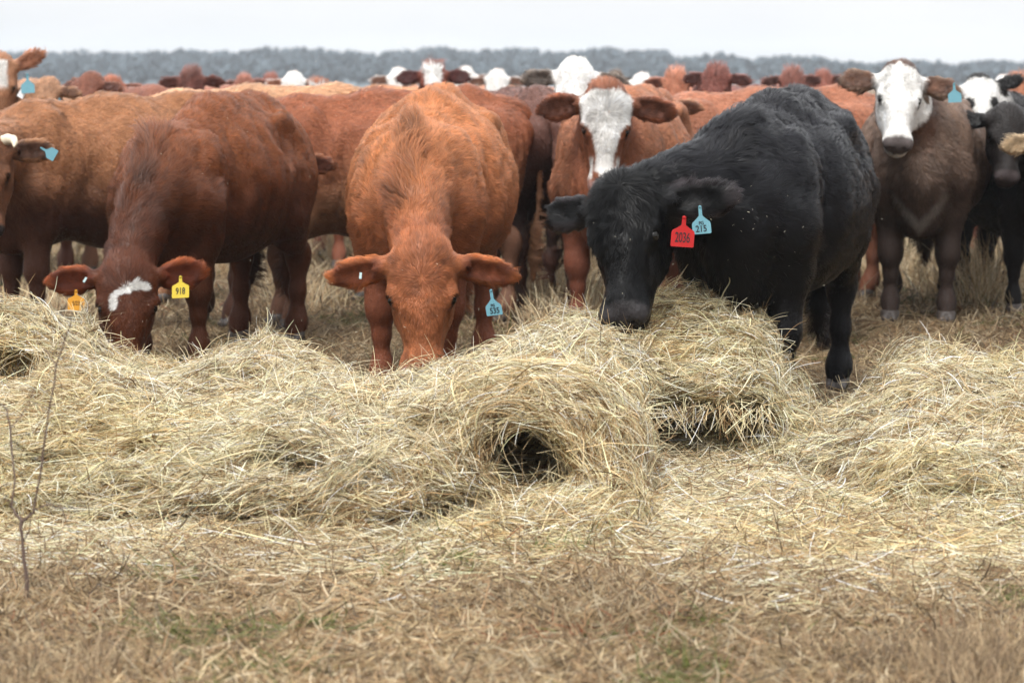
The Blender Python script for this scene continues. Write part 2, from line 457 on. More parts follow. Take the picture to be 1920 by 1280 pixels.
    p, i, area = tri_sample(V, Q, N, rng, keep)
    nn = norm(n[Q[i]].mean(1))
    q, wh, we, et, ei = weights(p)
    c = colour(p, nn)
    lg = is_leg(p)*(1-np.clip(wh*2, 0, 1))
    # direction
    neckv = norm(b1-nape)
    wn = smooth(.42, .62, p[:, 0])*(1-wh)*(1-lg)
    D = np.array([-1, 0, -.45])[None]*(1-wn)[:, None]+(neckv*.8+np.array([-.1, 0, -.35]))[None]*wn[:, None]
    D = D*(1-lg)[:, None]+np.array([-.15, 0, -1])[None]*lg[:, None]
    who = np.stack([q[:, 0]-whorl, q[:, 1], np.zeros(len(q))], 1)
    Dh = norm(who)@HM
    D = D*(1-wh)[:, None]+Dh*wh[:, None]
    for s, base, E1, E2, E3, el, ew, cc in earinfo:
        m = (we > .05) & (((p-base)@E1) > 0) & (((p-base)@E1) < el*1.4) & (np.linalg.norm(p-cc, axis=1) < el)
        side = ((p-base)@E2)/ew
        D[m] = (E1[None]+E2[None]*side[m][:, None]*.7)*we[m][:, None]+D[m]*(1-we[m])[:, None]
    D = D-(D*nn).sum(1)[:, None]*nn; D = norm(D)
    B = np.cross(nn, D)
    curl = crest*6*wn+1
    ang = (noise3(p*9, seed)[:, 0]*.55+noise3(p*26, seed+5)[:, 0]*.6*clump)*curl*(1-.5*wh)*(1-.5*lg)+rng.normal(0, .16, N)
    D = D*np.cos(ang)[:, None]+B*np.sin(ang)[:, None]
    ln = .026*(1-wh)+.018*wh
    ln = ln*(1-.6*lg)
    mane = cresthair*smooth(.075, .03, np.abs((p-b1)[:, 1]))*smooth(-.12, .02, (p-b1)@norm(nape-b1))*smooth(.55, .40, (p-b1)@norm(nape-b1))*smooth(.1, .4, nn@norm(np.array([.5, 0, 1.])))*(1-wh)
    ln = ln*(1+1.5*mane)
    spine = smooth(.16, .03, np.abs(p[:, 1]))*smooth(.9, 1.1, nn[:, 2]+.35)
    ln = ln*(1+.5*wn+.4*spine)
    tuft = wh*smooth(mop, mop-.18, q[:, 0])*smooth(.12, .05, np.abs(q[:, 1]))*(q[:, 2] > -.12)
    ln = ln*(1+1.6*tuft*fluff)
    ln = ln*(1-.55*wh*smooth(.25, .38, q[:, 0]))
    ln = np.where(we > .3, .022*(1+.9*(1-ei)), ln)
    tl = (p[:, 0] < -.93)*(p[:, 2] < .65)
    ln = ln*(1+2.5*tl)
    ln = ln*hair_len*rng.uniform(.6, 1.25, N)*(1+.3*noise3(p*5, seed+9)[:, 1])
    lift = .20+.45*mane+.10*rng.random(N)+.16*tuft*min(fluff, 1.3)+.12*(we > .3)
    co = noise3(p*45, seed+2)*.56*clump+noise3(p*17, seed+4)*.32*clump*(curl+1.2*mane)[:, None]
    K = 4
    pts = np.zeros((N, K, 3))
    for k in range(K):
        t = k/(K-1)
        pts[:, k] = p+ln[:, None]*(D*t*(.95)+nn*(lift*math.sin(t*2.2))[:, None]+co*t*t*.8)-nn*.0015*(k == 0)
    rad = hair_r*np.array([1.1, 1., .75, .25])[None]*rng.uniform(.7, 1.3, N)[:, None]
    var = (1+.26*rng.normal(0, 1, N).clip(-2, 2)*.6+.20*noise3(p*20, seed+3)[:, 0]+.30*noise3(p*45, seed+2)[:, 1]+.10*noise3(p*3.3, seed+3)[:, 1])[:, None]
    cc = np.clip(c*var*(1-.24*mane*(noise3(p*14, seed)[:, 2] > -.1))[:, None], .003, .95)
    sn = norm(nn+.45*D*rng.normal(.1, .5, N)[:, None]+.35*co)
    curves_obj('fur', pts, rad, cc, furmat or M_fur, root, sn)
    for tg in tags: ear_tag(tg, earinfo, root, hs, L, LD, scale)
    return root

def sphere(name, c, r, mat, parent, sc=(1, 1, 1), seg=14, rings=9):
    V = []; F = []
    for i in range(rings+1):
        th = math.pi*i/rings
        for j in range(seg):
            a = 2*math.pi*j/seg; V.append((c[0]+r*sc[0]*math.sin(th)*math.cos(a), c[1]+r*sc[1]*math.sin(th)*math.sin(a), c[2]+r*sc[2]*math.cos(th)))
    for i in range(rings):
        for j in range(seg):
            F.append((i*seg+j, (i+1)*seg+j, (i+1)*seg+(j+1) % seg, i*seg+(j+1) % seg))
    return mesh_obj(name, V, F, mat, parent)
def hoof(c, parent):
    f = Field((c[0]-.09, c[1]-.07, -.02), (c[0]+.09, c[1]+.07, .09), .006)
    for s in (-1, 1):
        f.cone((c[0]-.03, c[1]+s*.024, .045), (c[0]+.025, c[1]+s*.022, .022), .030, .024, .012)
    f.ell((c[0]-.02, c[1], .06), (.045, .045, .02), .02)
    z = f.ax[2][None, None, :]
    f.val = np.maximum(f.val, -(z-.001)+0*f.val)
    V, Q = f.mesh()
    mesh_obj('hoof', V, Q, M_hoof, parent)
def make_horn(H, s, parent, hs):
    f0 = [H(.0, s*.075, -.05), H(-.005, s*.115, -.035), H(.005, s*.145, -.01), H(.03, s*.16, .02), H(.06, s*.16, .04)]
    rr = [.030, .027, .022, .015, .006]
    lo = np.min(f0, 0)-.06; hi = np.max(f0, 0)+.06
    f = Field(lo, hi, .007)
    for i in range(4): f.cone(f0[i], f0[i+1], rr[i]*hs, rr[i+1]*hs, .01)
    V, Q = f.mesh(); mesh_obj('horn', V, Q, M_horn, parent)

TAGM = {}
def tag_mat(name, c):
    if name not in TAGM: TAGM[name] = mat_flat(name, c, .5, .2, .30, 55)
    return TAGM[name]
M_ink = mat_flat('black_ink', (.012, .012, .015), .6, .2)
def text_mesh(txt, size, mat, parent, M, name='number', bold=0, cond=1):
    """lettering: flat letters of a little thickness, M the 4x4 placing matrix (x right, y up, z out)"""
    cu = bpy.data.curves.new(name, 'FONT'); cu.body = txt; cu.size = size; cu.align_x = 'CENTER'; cu.align_y = 'CENTER'
    cu.extrude = .0004; cu.offset = bold; cu.space_character = .95; cu.resolution_u = 3
    o = bpy.data.objects.new(name, cu); COL.objects.link(o)
    dg = bpy.context.evaluated_depsgraph_get(); me = bpy.data.meshes.new_from_object(o.evaluated_get(dg))
    bpy.data.objects.remove(o); bpy.data.curves.remove(cu)
    me.transform(Matrix.Diagonal((cond, 1, 1, 1))); me.transform(M); me.materials.clear(); me.materials.append(mat)
    o = bpy.data.objects.new(name, me); COL.objects.link(o); o.parent = parent
    return o
def ear_tag(tg, earinfo, root, hs, L, LD, scale):
    """a flag tag hanging from the ear: neck, shoulders and square panel.  tg: at (world point of the stud), roll, col, lines"""
    top = L(tg['at']); nrm = LD(tg.get('n', (0, -1, .1))); dn = LD(tg.get('down', (0, 0, -1)))
    dn = norm(dn-(dn@nrm)*nrm); rt = np.cross(dn, nrm)*-1
    rt = np.cross(nrm, dn)
    # viewed from the front (nrm toward the viewer): right = dn x nrm reversed; keep right-handed with up = -dn
    upv = -dn; rt = np.cross(upv, nrm)
    if tg.get('plate'):                             # small metal/plastic strip
        w_, h_ = tg['plate']; prof = [(-w_/2, 0), (w_/2, 0), (w_/2, -h_), (-w_/2, -h_)]
    else:
        s = tg.get('s', 1.0)/scale; W = .042*s; nk = tg.get('neck', .045)*s; Hh = .072*s
        prof = [(-.007*s, 0.004*s), (.007*s, .004*s), (.008*s, -nk*.8), (W*.55, -nk*1.12), (W*.93, -nk*1.38), (W, -nk*1.6), (W*1.0, -nk-Hh+.004), (W*.94, -nk-Hh),
                (-W*.94, -nk-Hh), (-W, -nk-Hh+.004), (-W*1.0, -nk*1.6), (-W*.93, -nk*1.38), (-W*.55, -nk*1.12), (-.008*s, -nk*.8)]
    th = .0012
    V = []; m = len(prof)
    for z in (th, -th):
        for x, y in prof:
            bend = .10*abs(y)**1.0*(y/.1)
            V.append(top+rt*x+upv*y+nrm*(z+bend*-.4+.012))
    F = [tuple(range(m)), tuple(reversed(range(m, 2*m)))]+[(i, i+m, (i+1) % m+m, (i+1) % m) for i in range(m)]
    o = mesh_obj('ear_tag', V, F, tag_mat(*tg['mat']), root, smooth_sh=False)
    if tg.get('label'): o['label'] = tg['label']
    if not tg.get('plate'):
        sphere('stud', top+nrm*.014, .006*s, tag_mat(*tg['mat']), o)
        for (txt, dy, sz, bold, cond, dx) in tg.get('lines', ()):
            y = -(nk+dy*s)
            c = top+rt*dx*s+upv*y+nrm*(th+.0016+(.10*abs(y)*(y/.1)*-.4)+.012)
            M = Matrix(((rt[0], upv[0], nrm[0], c[0]), (rt[1], upv[1], nrm[1], c[1]), (rt[2], upv[2], nrm[2], c[2]), (0, 0, 0, 1)))
            text_mesh(txt, sz*s, M_ink, o, M, 'number', bold*s, cond)

# ---- coats
def coat_plain(top, low, leg=None, face=None, ear=None, muzzle=None, muz=True, white=None, fringe=None):
    top, low = np.array(top), np.array(low)
    leg_ = np.array(leg) if leg is not None else low; face_ = np.array(face) if face is not None else top
    ear_ = np.array(ear) if ear is not None else low; mz = np.array(muzzle) if muzzle is not None else np.array((.03, .022, .02))
    def fn(p, n, q, wh, we, ei, lg, seed):
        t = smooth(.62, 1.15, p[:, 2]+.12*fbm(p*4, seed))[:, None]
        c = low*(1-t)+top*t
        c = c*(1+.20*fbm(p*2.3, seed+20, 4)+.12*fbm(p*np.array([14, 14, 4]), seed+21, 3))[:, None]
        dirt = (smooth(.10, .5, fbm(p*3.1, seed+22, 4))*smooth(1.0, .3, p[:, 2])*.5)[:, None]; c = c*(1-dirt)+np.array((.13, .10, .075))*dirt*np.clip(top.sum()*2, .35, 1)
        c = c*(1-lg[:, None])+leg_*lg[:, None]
        c = c*(1-wh[:, None])+face_*wh[:, None]
        if white is not None:
            w_ = .98*np.clip(white(p, n, q+np.stack([.012*fbm(p*22, seed+1), .012*fbm(p*22, seed+2), 0*q[:, 0]], 1), wh), 0, 1)[:, None]
            c = c*(1-w_)+np.array((.87, .85, .81))*w_
        fr = np.array(fringe) if fringe is not None else np.minimum(face_*1.25+.02, .8)
        ce = ear_*ei[:, None]+fr*(1-ei[:, None])
        c = c*(1-we[:, None])+ce*we[:, None]
        m_ = (wh > .2)*smooth(.425, .450, q[:, 0]+.01*fbm(p*30, seed))*smooth(-.140, -.118, q[:, 2])
        c = c*(1-m_[:, None])+mz*m_[:, None]
        e = np.sqrt((q[:, 0]-.187)**2+(q[:, 2]+.05)**2+(np.abs(q[:, 1])-.100)**2); em = (wh > .3)*smooth(.038, .024, e)
        c = c*(1-.8*em[:, None])
        return c
    return fn
RUFF = srgb(172, 92, 50); RUFL = srgb(140, 66, 38)
def g(*c): return srgb(*c)
# ---- the three cows at the hay
def white_brow(p, n, q, wh):
    # bent white flash over the forehead
    def seg(ax, ay, bx, by, w):
        x, y = q[:, 1], q[:, 0]; dx, dy = bx-ax, by-ay; t = np.clip(((x-ax)*dx+(y-ay)*dy)/(dx*dx+dy*dy), 0, 1)
        return smooth(w, w*.6, np.hypot(x-ax-t*dx, y-ay-t*dy))
    return wh*(q[:, 2] > -.09)*np.maximum(np.maximum(seg(.06, .105, .03, .10, .022), seg(.03, .105, -.03, .125, .014)), seg(-.045, .14, -.055, .19, .018))
BLUE = ('blue_tag_plastic', (.11, .25, .30)); RED = ('red_tag_plastic', (.31, .008, .008)); YEL = ('yellow_tag_plastic', (.44, .33, .03))
ORG = ('orange_tag_plastic', (.48, .22, .02)); PALE = ('pale_strip', (.40, .52, .52))
def near_cows():
    # A centre
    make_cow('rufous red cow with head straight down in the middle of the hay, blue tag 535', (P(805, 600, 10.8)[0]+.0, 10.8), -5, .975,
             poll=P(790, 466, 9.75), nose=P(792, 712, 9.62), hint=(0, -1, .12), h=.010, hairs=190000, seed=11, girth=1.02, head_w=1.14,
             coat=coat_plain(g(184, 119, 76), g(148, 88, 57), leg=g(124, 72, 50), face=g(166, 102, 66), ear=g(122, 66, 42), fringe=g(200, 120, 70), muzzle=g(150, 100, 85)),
             ears={'l': dict(d=(.20, 1, -.05), cup=(.35, 0, 1), len=.255, w=.048), 'r': dict(d=(.20, 1, -.02), cup=(.45, 0, 1), len=.255, w=.048)},
             legs={'fl': (.0, -.02), 'fr': (.0, .0), 'hl': (.1, .02)}, fluff=1.1, crest=.03, wd=-.09, hair_len=.85, clump=.8, cresthair=1.0,
             tags=[dict(at=P(919, 545, 9.72), n=(.3, -1, .2), down=(.10, 0, -1), mat=BLUE, s=.80, neck=.055, label='blue ear tag marked 535',
                        lines=[('PG', .022, .020, .0004, .9, -.004), ('535', .050, .042, .0005, .85, 0.002)]),
                   dict(at=P(677, 511, 9.66), n=(0, -1, .1), down=(-.1, 0, -1), plate=(.010, .026), mat=PALE)])
    # B left
    make_cow('dark chestnut cow with a white flash on its brow and yellow tag 918', (P(392, 600, 11.75)[0], 11.75), -17, .96,
             poll=P(238, 496, 10.75), nose=P(243, 706, 10.62), hint=(.20, -1, .20), h=.010, hairs=160000, seed=12, girth=.87, head_w=1.16,
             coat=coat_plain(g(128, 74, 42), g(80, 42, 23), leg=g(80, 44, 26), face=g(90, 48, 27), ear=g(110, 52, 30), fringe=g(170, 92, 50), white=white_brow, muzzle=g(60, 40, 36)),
             ears={'l': dict(d=(-.12, 1, -.12), cup=(.35, 0, 1), len=.24, w=.062), 'r': dict(d=(.05, 1, -.02), cup=(.35, 0, 1), len=.23, w=.058)},
             crest=.02, wd=-.12, fluff=.8, hair_len=.85, clump=.85, cresthair=.8,
             tags=[dict(at=P(340, 520, 10.60), n=(-.15, -1, .25), down=(.06, 0, -1), mat=YEL, s=.92, neck=.030, label='yellow ear tag numbered 918',
                        lines=[('918', .040, .046, .0004, .72, 0)]),
                   dict(at=P(143, 545, 10.72), n=(.1, -1, .1), down=(.0, 0, -1), mat=ORG, s=.88, neck=.028, label='faded orange ear tag',
                        lines=[('5/23', .036, .030, 0, .75, 0)]),
                   dict(at=P(163, 520, 10.68), n=(0, -1, .1), down=(-.6, 0, -1), plate=(.010, .026), mat=PALE)])
    # C black
    blk = g(17, 16, 17)
    make_cow('black cow resting its muzzle on the hay, red tag 2036 and blue tag 215', (P(1442, 600, 9.82)[0], 9.82), -17.5, .97,
             poll=P(1165, 345, 9.03), nose=P(1156, 594, 8.74), hint=(-.40, -1, .3), h=.010, hairs=230000, seed=13, girth=.97, head_w=1.07,
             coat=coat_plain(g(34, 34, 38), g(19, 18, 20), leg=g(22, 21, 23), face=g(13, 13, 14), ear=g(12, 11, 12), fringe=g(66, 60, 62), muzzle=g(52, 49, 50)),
             ears={'l': dict(d=(.03, 1, -.06), cup=(.35, 0, 1), len=.26, w=.055), 'r': dict(d=(-.14, 1, -.12), cup=(.2, 0, 1), len=.22, w=.052)},
             fluff=1.7, whorl=.015, mop=.30, hair_len=.95, crest=.03, wd=-.06, clump=1.0, cresthair=.5, furmat=M_furb,
             tags=[dict(at=P(1284, 408, 8.86), n=(-.25, -1, .1), down=(-.05, 0, -1), mat=RED, s=1.02, neck=.034, label='red ear tag numbered 2036',
                        lines=[('2036', .040, .052, .0004, .56, 0)]),
                   dict(at=P(1312, 388, 8.90), n=(-.05, -1, .1), down=(.09, 0, -1), mat=BLUE, s=.82, neck=.050, label='blue ear tag marked 215',
                        lines=[('PG', .024, .022, .0004, .85, 0), ('215', .050, .042, .0005, .85, -.002)])])
near_cows()
WF = lambda a0=.5, wdt=1.0: (lambda p, n, q, wh: wh*smooth(-.035, -.01, q[:, 0])*smooth(.128*wdt, .108*wdt, np.abs(q[:, 1])*(1+.0*q[:, 0])))
def face_full(p, n, q, wh): return wh*smooth(.0, .025, q[:, 0])*smooth(-.21, -.18, q[:, 2])
def face_front(p, n, q, wh): return wh*smooth(.0, .025, q[:, 0])*smooth(.22, .16, q[:, 0])*smooth(.085, .065, np.abs(q[:, 1]))
def blaze(p, n, q, wh):
    x = np.abs(q[:, 1]); w_ = np.interp(q[:, 0], [.01, .06, .14, .20, .30, .38, .44], [.12, .13, .118, .070, .042, .052, .0])
    side = smooth(.30, .34, q[:, 0])*smooth(.44, .40, q[:, 0])*smooth(.052, .06, x)*smooth(-.10, -.08, q[:, 2])
    return wh*np.clip(smooth(w_+.008, w_-.012, x)*(q[:, 2] > -.10)*smooth(.0, .02, q[:, 0])+side, 0, 1)
def bg_cow(label, cx, Y, face, poll, nose, coat, seed, scale=.97, hint=(0, -1, .3), **k):
    k.setdefault('h', .016); k.setdefault('hairs', 26000); k.setdefault('hair_r', .0012); k.setdefault('fluff', .4); k.setdefault('hair_len', .75)
    return make_cow(label, (P(cx, 600, Y)[0], Y), face, scale, poll=P(*poll), nose=P(*nose), hint=hint, coat=coat, seed=seed, **k)
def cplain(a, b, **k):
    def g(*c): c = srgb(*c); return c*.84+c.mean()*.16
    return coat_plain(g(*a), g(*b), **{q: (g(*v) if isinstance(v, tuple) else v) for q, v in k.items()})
def mid_cows():
    blue = lambda x, y, Y, **k: dict(dict(at=P(x, y, Y), n=(0, -1, .1), down=(.05, 0, -1), mat=BLUE, s=.9), **k)
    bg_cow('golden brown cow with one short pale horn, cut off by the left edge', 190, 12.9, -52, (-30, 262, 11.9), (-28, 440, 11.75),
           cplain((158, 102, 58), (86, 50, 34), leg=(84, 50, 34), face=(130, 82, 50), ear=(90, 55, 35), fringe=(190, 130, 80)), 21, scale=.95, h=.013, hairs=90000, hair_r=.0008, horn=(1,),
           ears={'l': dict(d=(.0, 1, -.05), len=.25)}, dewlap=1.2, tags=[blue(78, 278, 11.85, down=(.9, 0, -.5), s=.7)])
    bg_cow('red cow standing broadside between the two grazing red cows, pale belly', 690, 13.3, -72, (520, 285, 12.5), (512, 440, 12.4),
           cplain((152, 84, 46), (150, 104, 70), leg=(128, 88, 66), face=(130, 70, 42), ear=(110, 60, 40), fringe=(180, 110, 66)), 22, h=.014, hairs=60000, hair_r=.0009,
           ears={'l': dict(d=(.0, 1, -.05), len=.25)})
    bg_cow('dull plum brown cow seen from behind beyond the central cow', 955, 14.4, 196, (1010, 300, 15.5), (1020, 420, 15.6),
           cplain((112, 74, 62), (74, 52, 46), leg=(78, 56, 48)), 23, h=.015, hairs=40000, scale=.97)
    bg_cow('orange red cow with a white blaze and spread ears, looking over the black cow', 1165, 13.2, -13, (1138, 172, 12.35), (1133, 362, 12.25),
           cplain((176, 110, 70), (150, 94, 64), leg=(130, 72, 48), face=(142, 80, 46), ear=(104, 56, 34), fringe=(176, 96, 52), muzzle=(150, 110, 100), white=blaze), 24, h=.012, hairs=110000, hair_r=.0008, scale=.98,
           ears={'l': dict(d=(.14, 1, -.05), len=.25, w=.056), 'r': dict(d=(.16, 1, -.0), len=.26, w=.060)}, fluff=1.0)
    bg_cow('white faced dark brown cow staring straight ahead, at the right', 1722, 13.95, -10, (1690, 126, 13.15), (1687, 268, 12.86),
           cplain((128, 102, 84), (84, 66, 56), leg=(66, 52, 46), face=(90, 60, 44), ear=(110, 74, 54), fringe=(150, 120, 96), muzzle=(92, 82, 80), white=lambda p, n, q, wh: np.maximum(face_full(p, n, q, wh), .20*(p[:, 0] > .5)*(wh < .1)*smooth(.06, .01, np.abs(p[:, 2]-(.54+np.abs(p[:, 1])*1.2)+.03*fbm(p*8, 3)))*smooth(.16, .12, np.abs(p[:, 1]))*(1+.5*fbm(p*20, 4)))), 25, h=.012, hairs=110000, hair_r=.0008, scale=1.0, hint=(0, -1, .6),
           ears={'l': dict(d=(.02, 1, -.05), len=.23, w=.055), 'r': dict(d=(.02, 1, -.05), len=.23, w=.055)}, dewlap=1.2, tags=[blue(1788, 158, 13.0, s=.85)])
    bg_cow('small black cow at the right edge with its head lowered', 1905, 14.4, 4, (1892, 203, 13.6), (1893, 332, 13.35),
           cplain((44, 38, 38), (26, 23, 23), leg=(24, 21, 21), face=(38, 32, 30), ear=(22, 20, 20), fringe=(40, 36, 34), muzzle=(70, 60, 60)), 26, h=.014, hairs=50000, hair_r=.001, scale=.88,
           ears={'r': dict(d=(.1, 1, -.0), len=.25)})
    bg_cow('black cow with a white face and dark eye patch, behind the small black one', 1838, 15.8, 12, (1838, 148, 15.0), (1850, 262, 14.8),
           cplain((40, 36, 36), (26, 24, 24), leg=(26, 24, 24), face=(30, 28, 28), ear=(24, 22, 22), fringe=(36, 34, 34), white=lambda p, n, q, wh: face_full(p, n, q, wh)*smooth(.04, .06, np.hypot(q[:, 0]-.19, np.abs(q[:, 1])-.10))), 27, h=.016, hairs=40000,
           ears={'l': dict(d=(-.35, 1, .1), len=.25)})
    bg_cow('buff cow mostly beyond the right edge, only its pale furry ear showing', 2100, 12.7, 0, (1990, 246, 11.9), (1995, 405, 11.8),
           cplain((180, 140, 100), (150, 110, 80), ear=(190, 160, 120), fringe=(215, 185, 145)), 28, h=.014, hairs=30000, hair_r=.001,
           ears={'r': dict(d=(.1, 1, -.05), len=.25)})
    bg_cow('taupe cow with an all white head, behind the blazed cow', 1105, 16.2, -8, (1080, 122, 15.2), (1073, 268, 15.0),
           cplain((150, 126, 108), (110, 90, 78), face=(200, 190, 180), ear=(90, 76, 66), fringe=(150, 134, 120), white=lambda p, n, q, wh: wh), 29, scale=1.02, hairs=40000)
    bg_cow('second black cow, its back just behind the big black cow', 1497, 12.7, 172, (1520, 330, 13.6), (1520, 470, 13.7),
           cplain((50, 49, 54), (34, 33, 35), leg=(28, 27, 28)), 30, h=.015, hairs=50000, scale=.97)
    bg_cow('orange cow standing broadside beyond the black cow, blue tag in its ear', 1400, 14.9, -76, (1236, 180, 14.2), (1228, 300, 14.1),
           cplain((172, 106, 72), (140, 86, 60), face=(166, 106, 72), ear=(110, 66, 44), fringe=(200, 140, 96)), 31, hairs=40000,
           ears={'l': dict(d=(.0, 1, -.05), len=.24)}, tags=[blue(1272, 205, 13.9, s=.9)])
    bg_cow('pale tan cow broadside behind the two red cows at the left', 455, 14.8, -80, (290, 285, 14.4), (285, 400, 14.4),
           cplain((206, 152, 108), (170, 118, 82)), 32, hairs=40000, scale=.98)
    bg_cow('tan cow with raised head and white brow at the far left edge', 12, 16.2, -8, (-8, 112, 15.2), (-6, 248, 15.1),
           cplain((196, 142, 104), (150, 104, 76), face=(178, 122, 82), ear=(160, 100, 66), fringe=(200, 130, 84), white=face_front), 33, hairs=45000, scale=1.0,
           ears={'l': dict(d=(-.45, 1, .0), len=.24)}, tags=[blue(52, 140, 15.0, s=1.0)])
    bg_cow('buff faced cow with a pale tag, second head from the left edge', 104, 16.0, -20, (86, 152, 15.2), (62, 244, 15.05),
           cplain((190, 140, 104), (150, 104, 76), face=(176, 128, 92), ear=(120, 80, 56), fringe=(180, 130, 90)), 34, hint=(-.3, -1, .3), scale=.97,
           tags=[blue(112, 186, 15.0, s=.85), dict(at=P(48, 165, 15.0), n=(0, -1, 0), down=(-.6, 0, -1), plate=(.04, .07), mat=('white_tag_plastic', (.75, .75, .75)))])
    bg_cow('mahogany cow with blue tag, turned half left, far left of the herd', 186, 17.0, -35, (166, 141, 16.2), (128, 228, 16.0),
           cplain((150, 90, 66), (110, 66, 50), face=(130, 76, 54), ear=(90, 52, 40), fringe=(150, 90, 60)), 35, hint=(-.5, -1, .3), tags=[blue(186, 180, 15.9, s=1.0)])
    bg_cow('mahogany cow peering over the golden brown back, ears level', 352, 19.2, 0, (357, 138, 18.3), (357, 232, 18.2),
           cplain((132, 80, 62), (104, 64, 52), face=(118, 68, 56), ear=(90, 48, 38), fringe=(120, 62, 46)), 36, fluff=1.8)
    bg_cow('red cow with a round white forehead between the left and central grazers', 615, 17.8, -4, (598, 158, 17.0), (594, 248, 16.9),
           cplain((176, 104, 64), (140, 80, 54), face=(160, 92, 56), ear=(96, 54, 38), fringe=(120, 70, 48), white=face_front), 37, fluff=1.4)
    bg_cow('cow showing only the crown of its snow white head, behind the round foreheaded cow', 565, 21.5, -10, (550, 143, 20.6), (548, 225, 20.5),
           cplain((200, 140, 96), (170, 110, 80), face=(210, 205, 200), white=lambda p, n, q, wh: wh), 38, hairs=16000, scale=.97)
    bg_cow('light orange cow with its long back level behind the round foreheaded cow', 700, 19.4, -84, (520, 200, 19.2), (510, 270, 19.2),
           cplain((208, 142, 96), (180, 114, 78)), 39, hairs=20000)
    bg_cow('maroon eared cow with white forehead and tufted poll, above the central cow', 815, 19.2, 0, (812, 124, 18.3), (812, 212, 18.1),
           cplain((130, 66, 48), (100, 52, 40), face=(130, 66, 46), ear=(80, 36, 32), fringe=(84, 40, 34), white=face_front), 40, fluff=2.0,
           ears={'l': dict(d=(.12, 1, -.1), len=.26, w=.07), 'r': dict(d=(.12, 1, -.1), len=.26, w=.07)})
    for i, (x, y, Y, lab) in enumerate(((748, 137, 22.5, 'white headed cow far back, left of the tufted maroon cow'), (872, 135, 22.6, 'white headed cow far back, right of the tufted maroon cow'),
                                        (932, 139, 21.6, 'cream headed cow far back above the rump of the central cow'), (1204, 146, 21.6, 'white headed cow far back, right of the blazed cow'),
                                        (1886, 150, 24, 'white headed cow at the very back on the right'))):
        bg_cow(lab, x+10, Y+.9, -4, (x, y, Y), (x, y+85, Y-.1), cplain((196, 136, 100), (160, 100, 76), face=(210, 205, 200), ear=(130, 90, 70), white=lambda p, n, q, wh: wh), 41+i, hairs=14000)
    for i, (x, y, Y, fc, c1, c2, lab, hx) in enumerate((
            (1266, 140, 17.5, -12, (190, 118, 84), (150, 84, 60), 'apricot cow far back, right of the blazed cow', -6),
            (1340, 130, 15.8, -28, (132, 76, 64), (110, 62, 54), 'wine red cow with a high poll above the orange broadside cow', -16),
            (1488, 136, 18.5, 10, (142, 88, 74), (116, 70, 60), 'brick red cow behind the black cow, only its crown in view', 8),
            (1543, 138, 25, 0, (158, 94, 76), (130, 78, 64), 'small scarlet brown crown just above the hip of the black cow', 4),
            (1912, 146, 17, 8, (186, 118, 82), (150, 90, 64), 'shaggy ginger cow cut by the right edge behind the black ones', 5),
            (212, 152, 18.5, 20, (170, 98, 66), (130, 74, 52), 'ginger cow with one ear up, right of the mahogany one with the blue tag', 8),
            (456, 146, 25, -8, (170, 106, 84), (140, 84, 66), 'faint brown cow far back over the pale tan back', 0),
            (508, 144, 27, 8, (160, 96, 78), (130, 80, 64), 'farthest brown cow, left of the snow white head', 0),
            (1156, 140, 24, 6, (120, 100, 84), (100, 80, 70), 'grey brown cow directly over the poll of the blazed cow', 0))):
        bg_cow(lab, x+12, Y+1, fc, (x, y, Y), (x+hx, y+82*20/Y, Y-.1), cplain(c1, c2, ear=tuple(int(v*.7) for v in c2)), 51+i, hairs=14000, fluff=1.6, hint=(math.sin(math.radians(fc)), -1, .2))
    for i, (x, Y, fc, c1, lab) in enumerate((
            (250, 21, -85, (170, 100, 70), 'chestnut cow standing broadside behind the golden brown cow'),
            (452, 19.5, 80, (176, 112, 86), 'rose brown cow broadside behind the pale tan one'),
            (960, 24, 85, (190, 130, 100), 'peach cow broadside far behind the central grazer'),
            (1330, 22.5, -82, (180, 110, 80), 'dusty orange cow broadside at the back right of centre'),
            (1450, 19, 82, (60, 50, 52), 'charcoal cow broadside just over the shoulder of the black cow'))):
        dx = 150 if fc > 0 else -150
        bg_cow(lab, x, Y, fc, (x+dx, 220, Y), (x+dx*1.1, 290, Y), cplain(c1, tuple(int(v*.8) for v in c1)), 71+i, hairs=14000)
mid_cows()
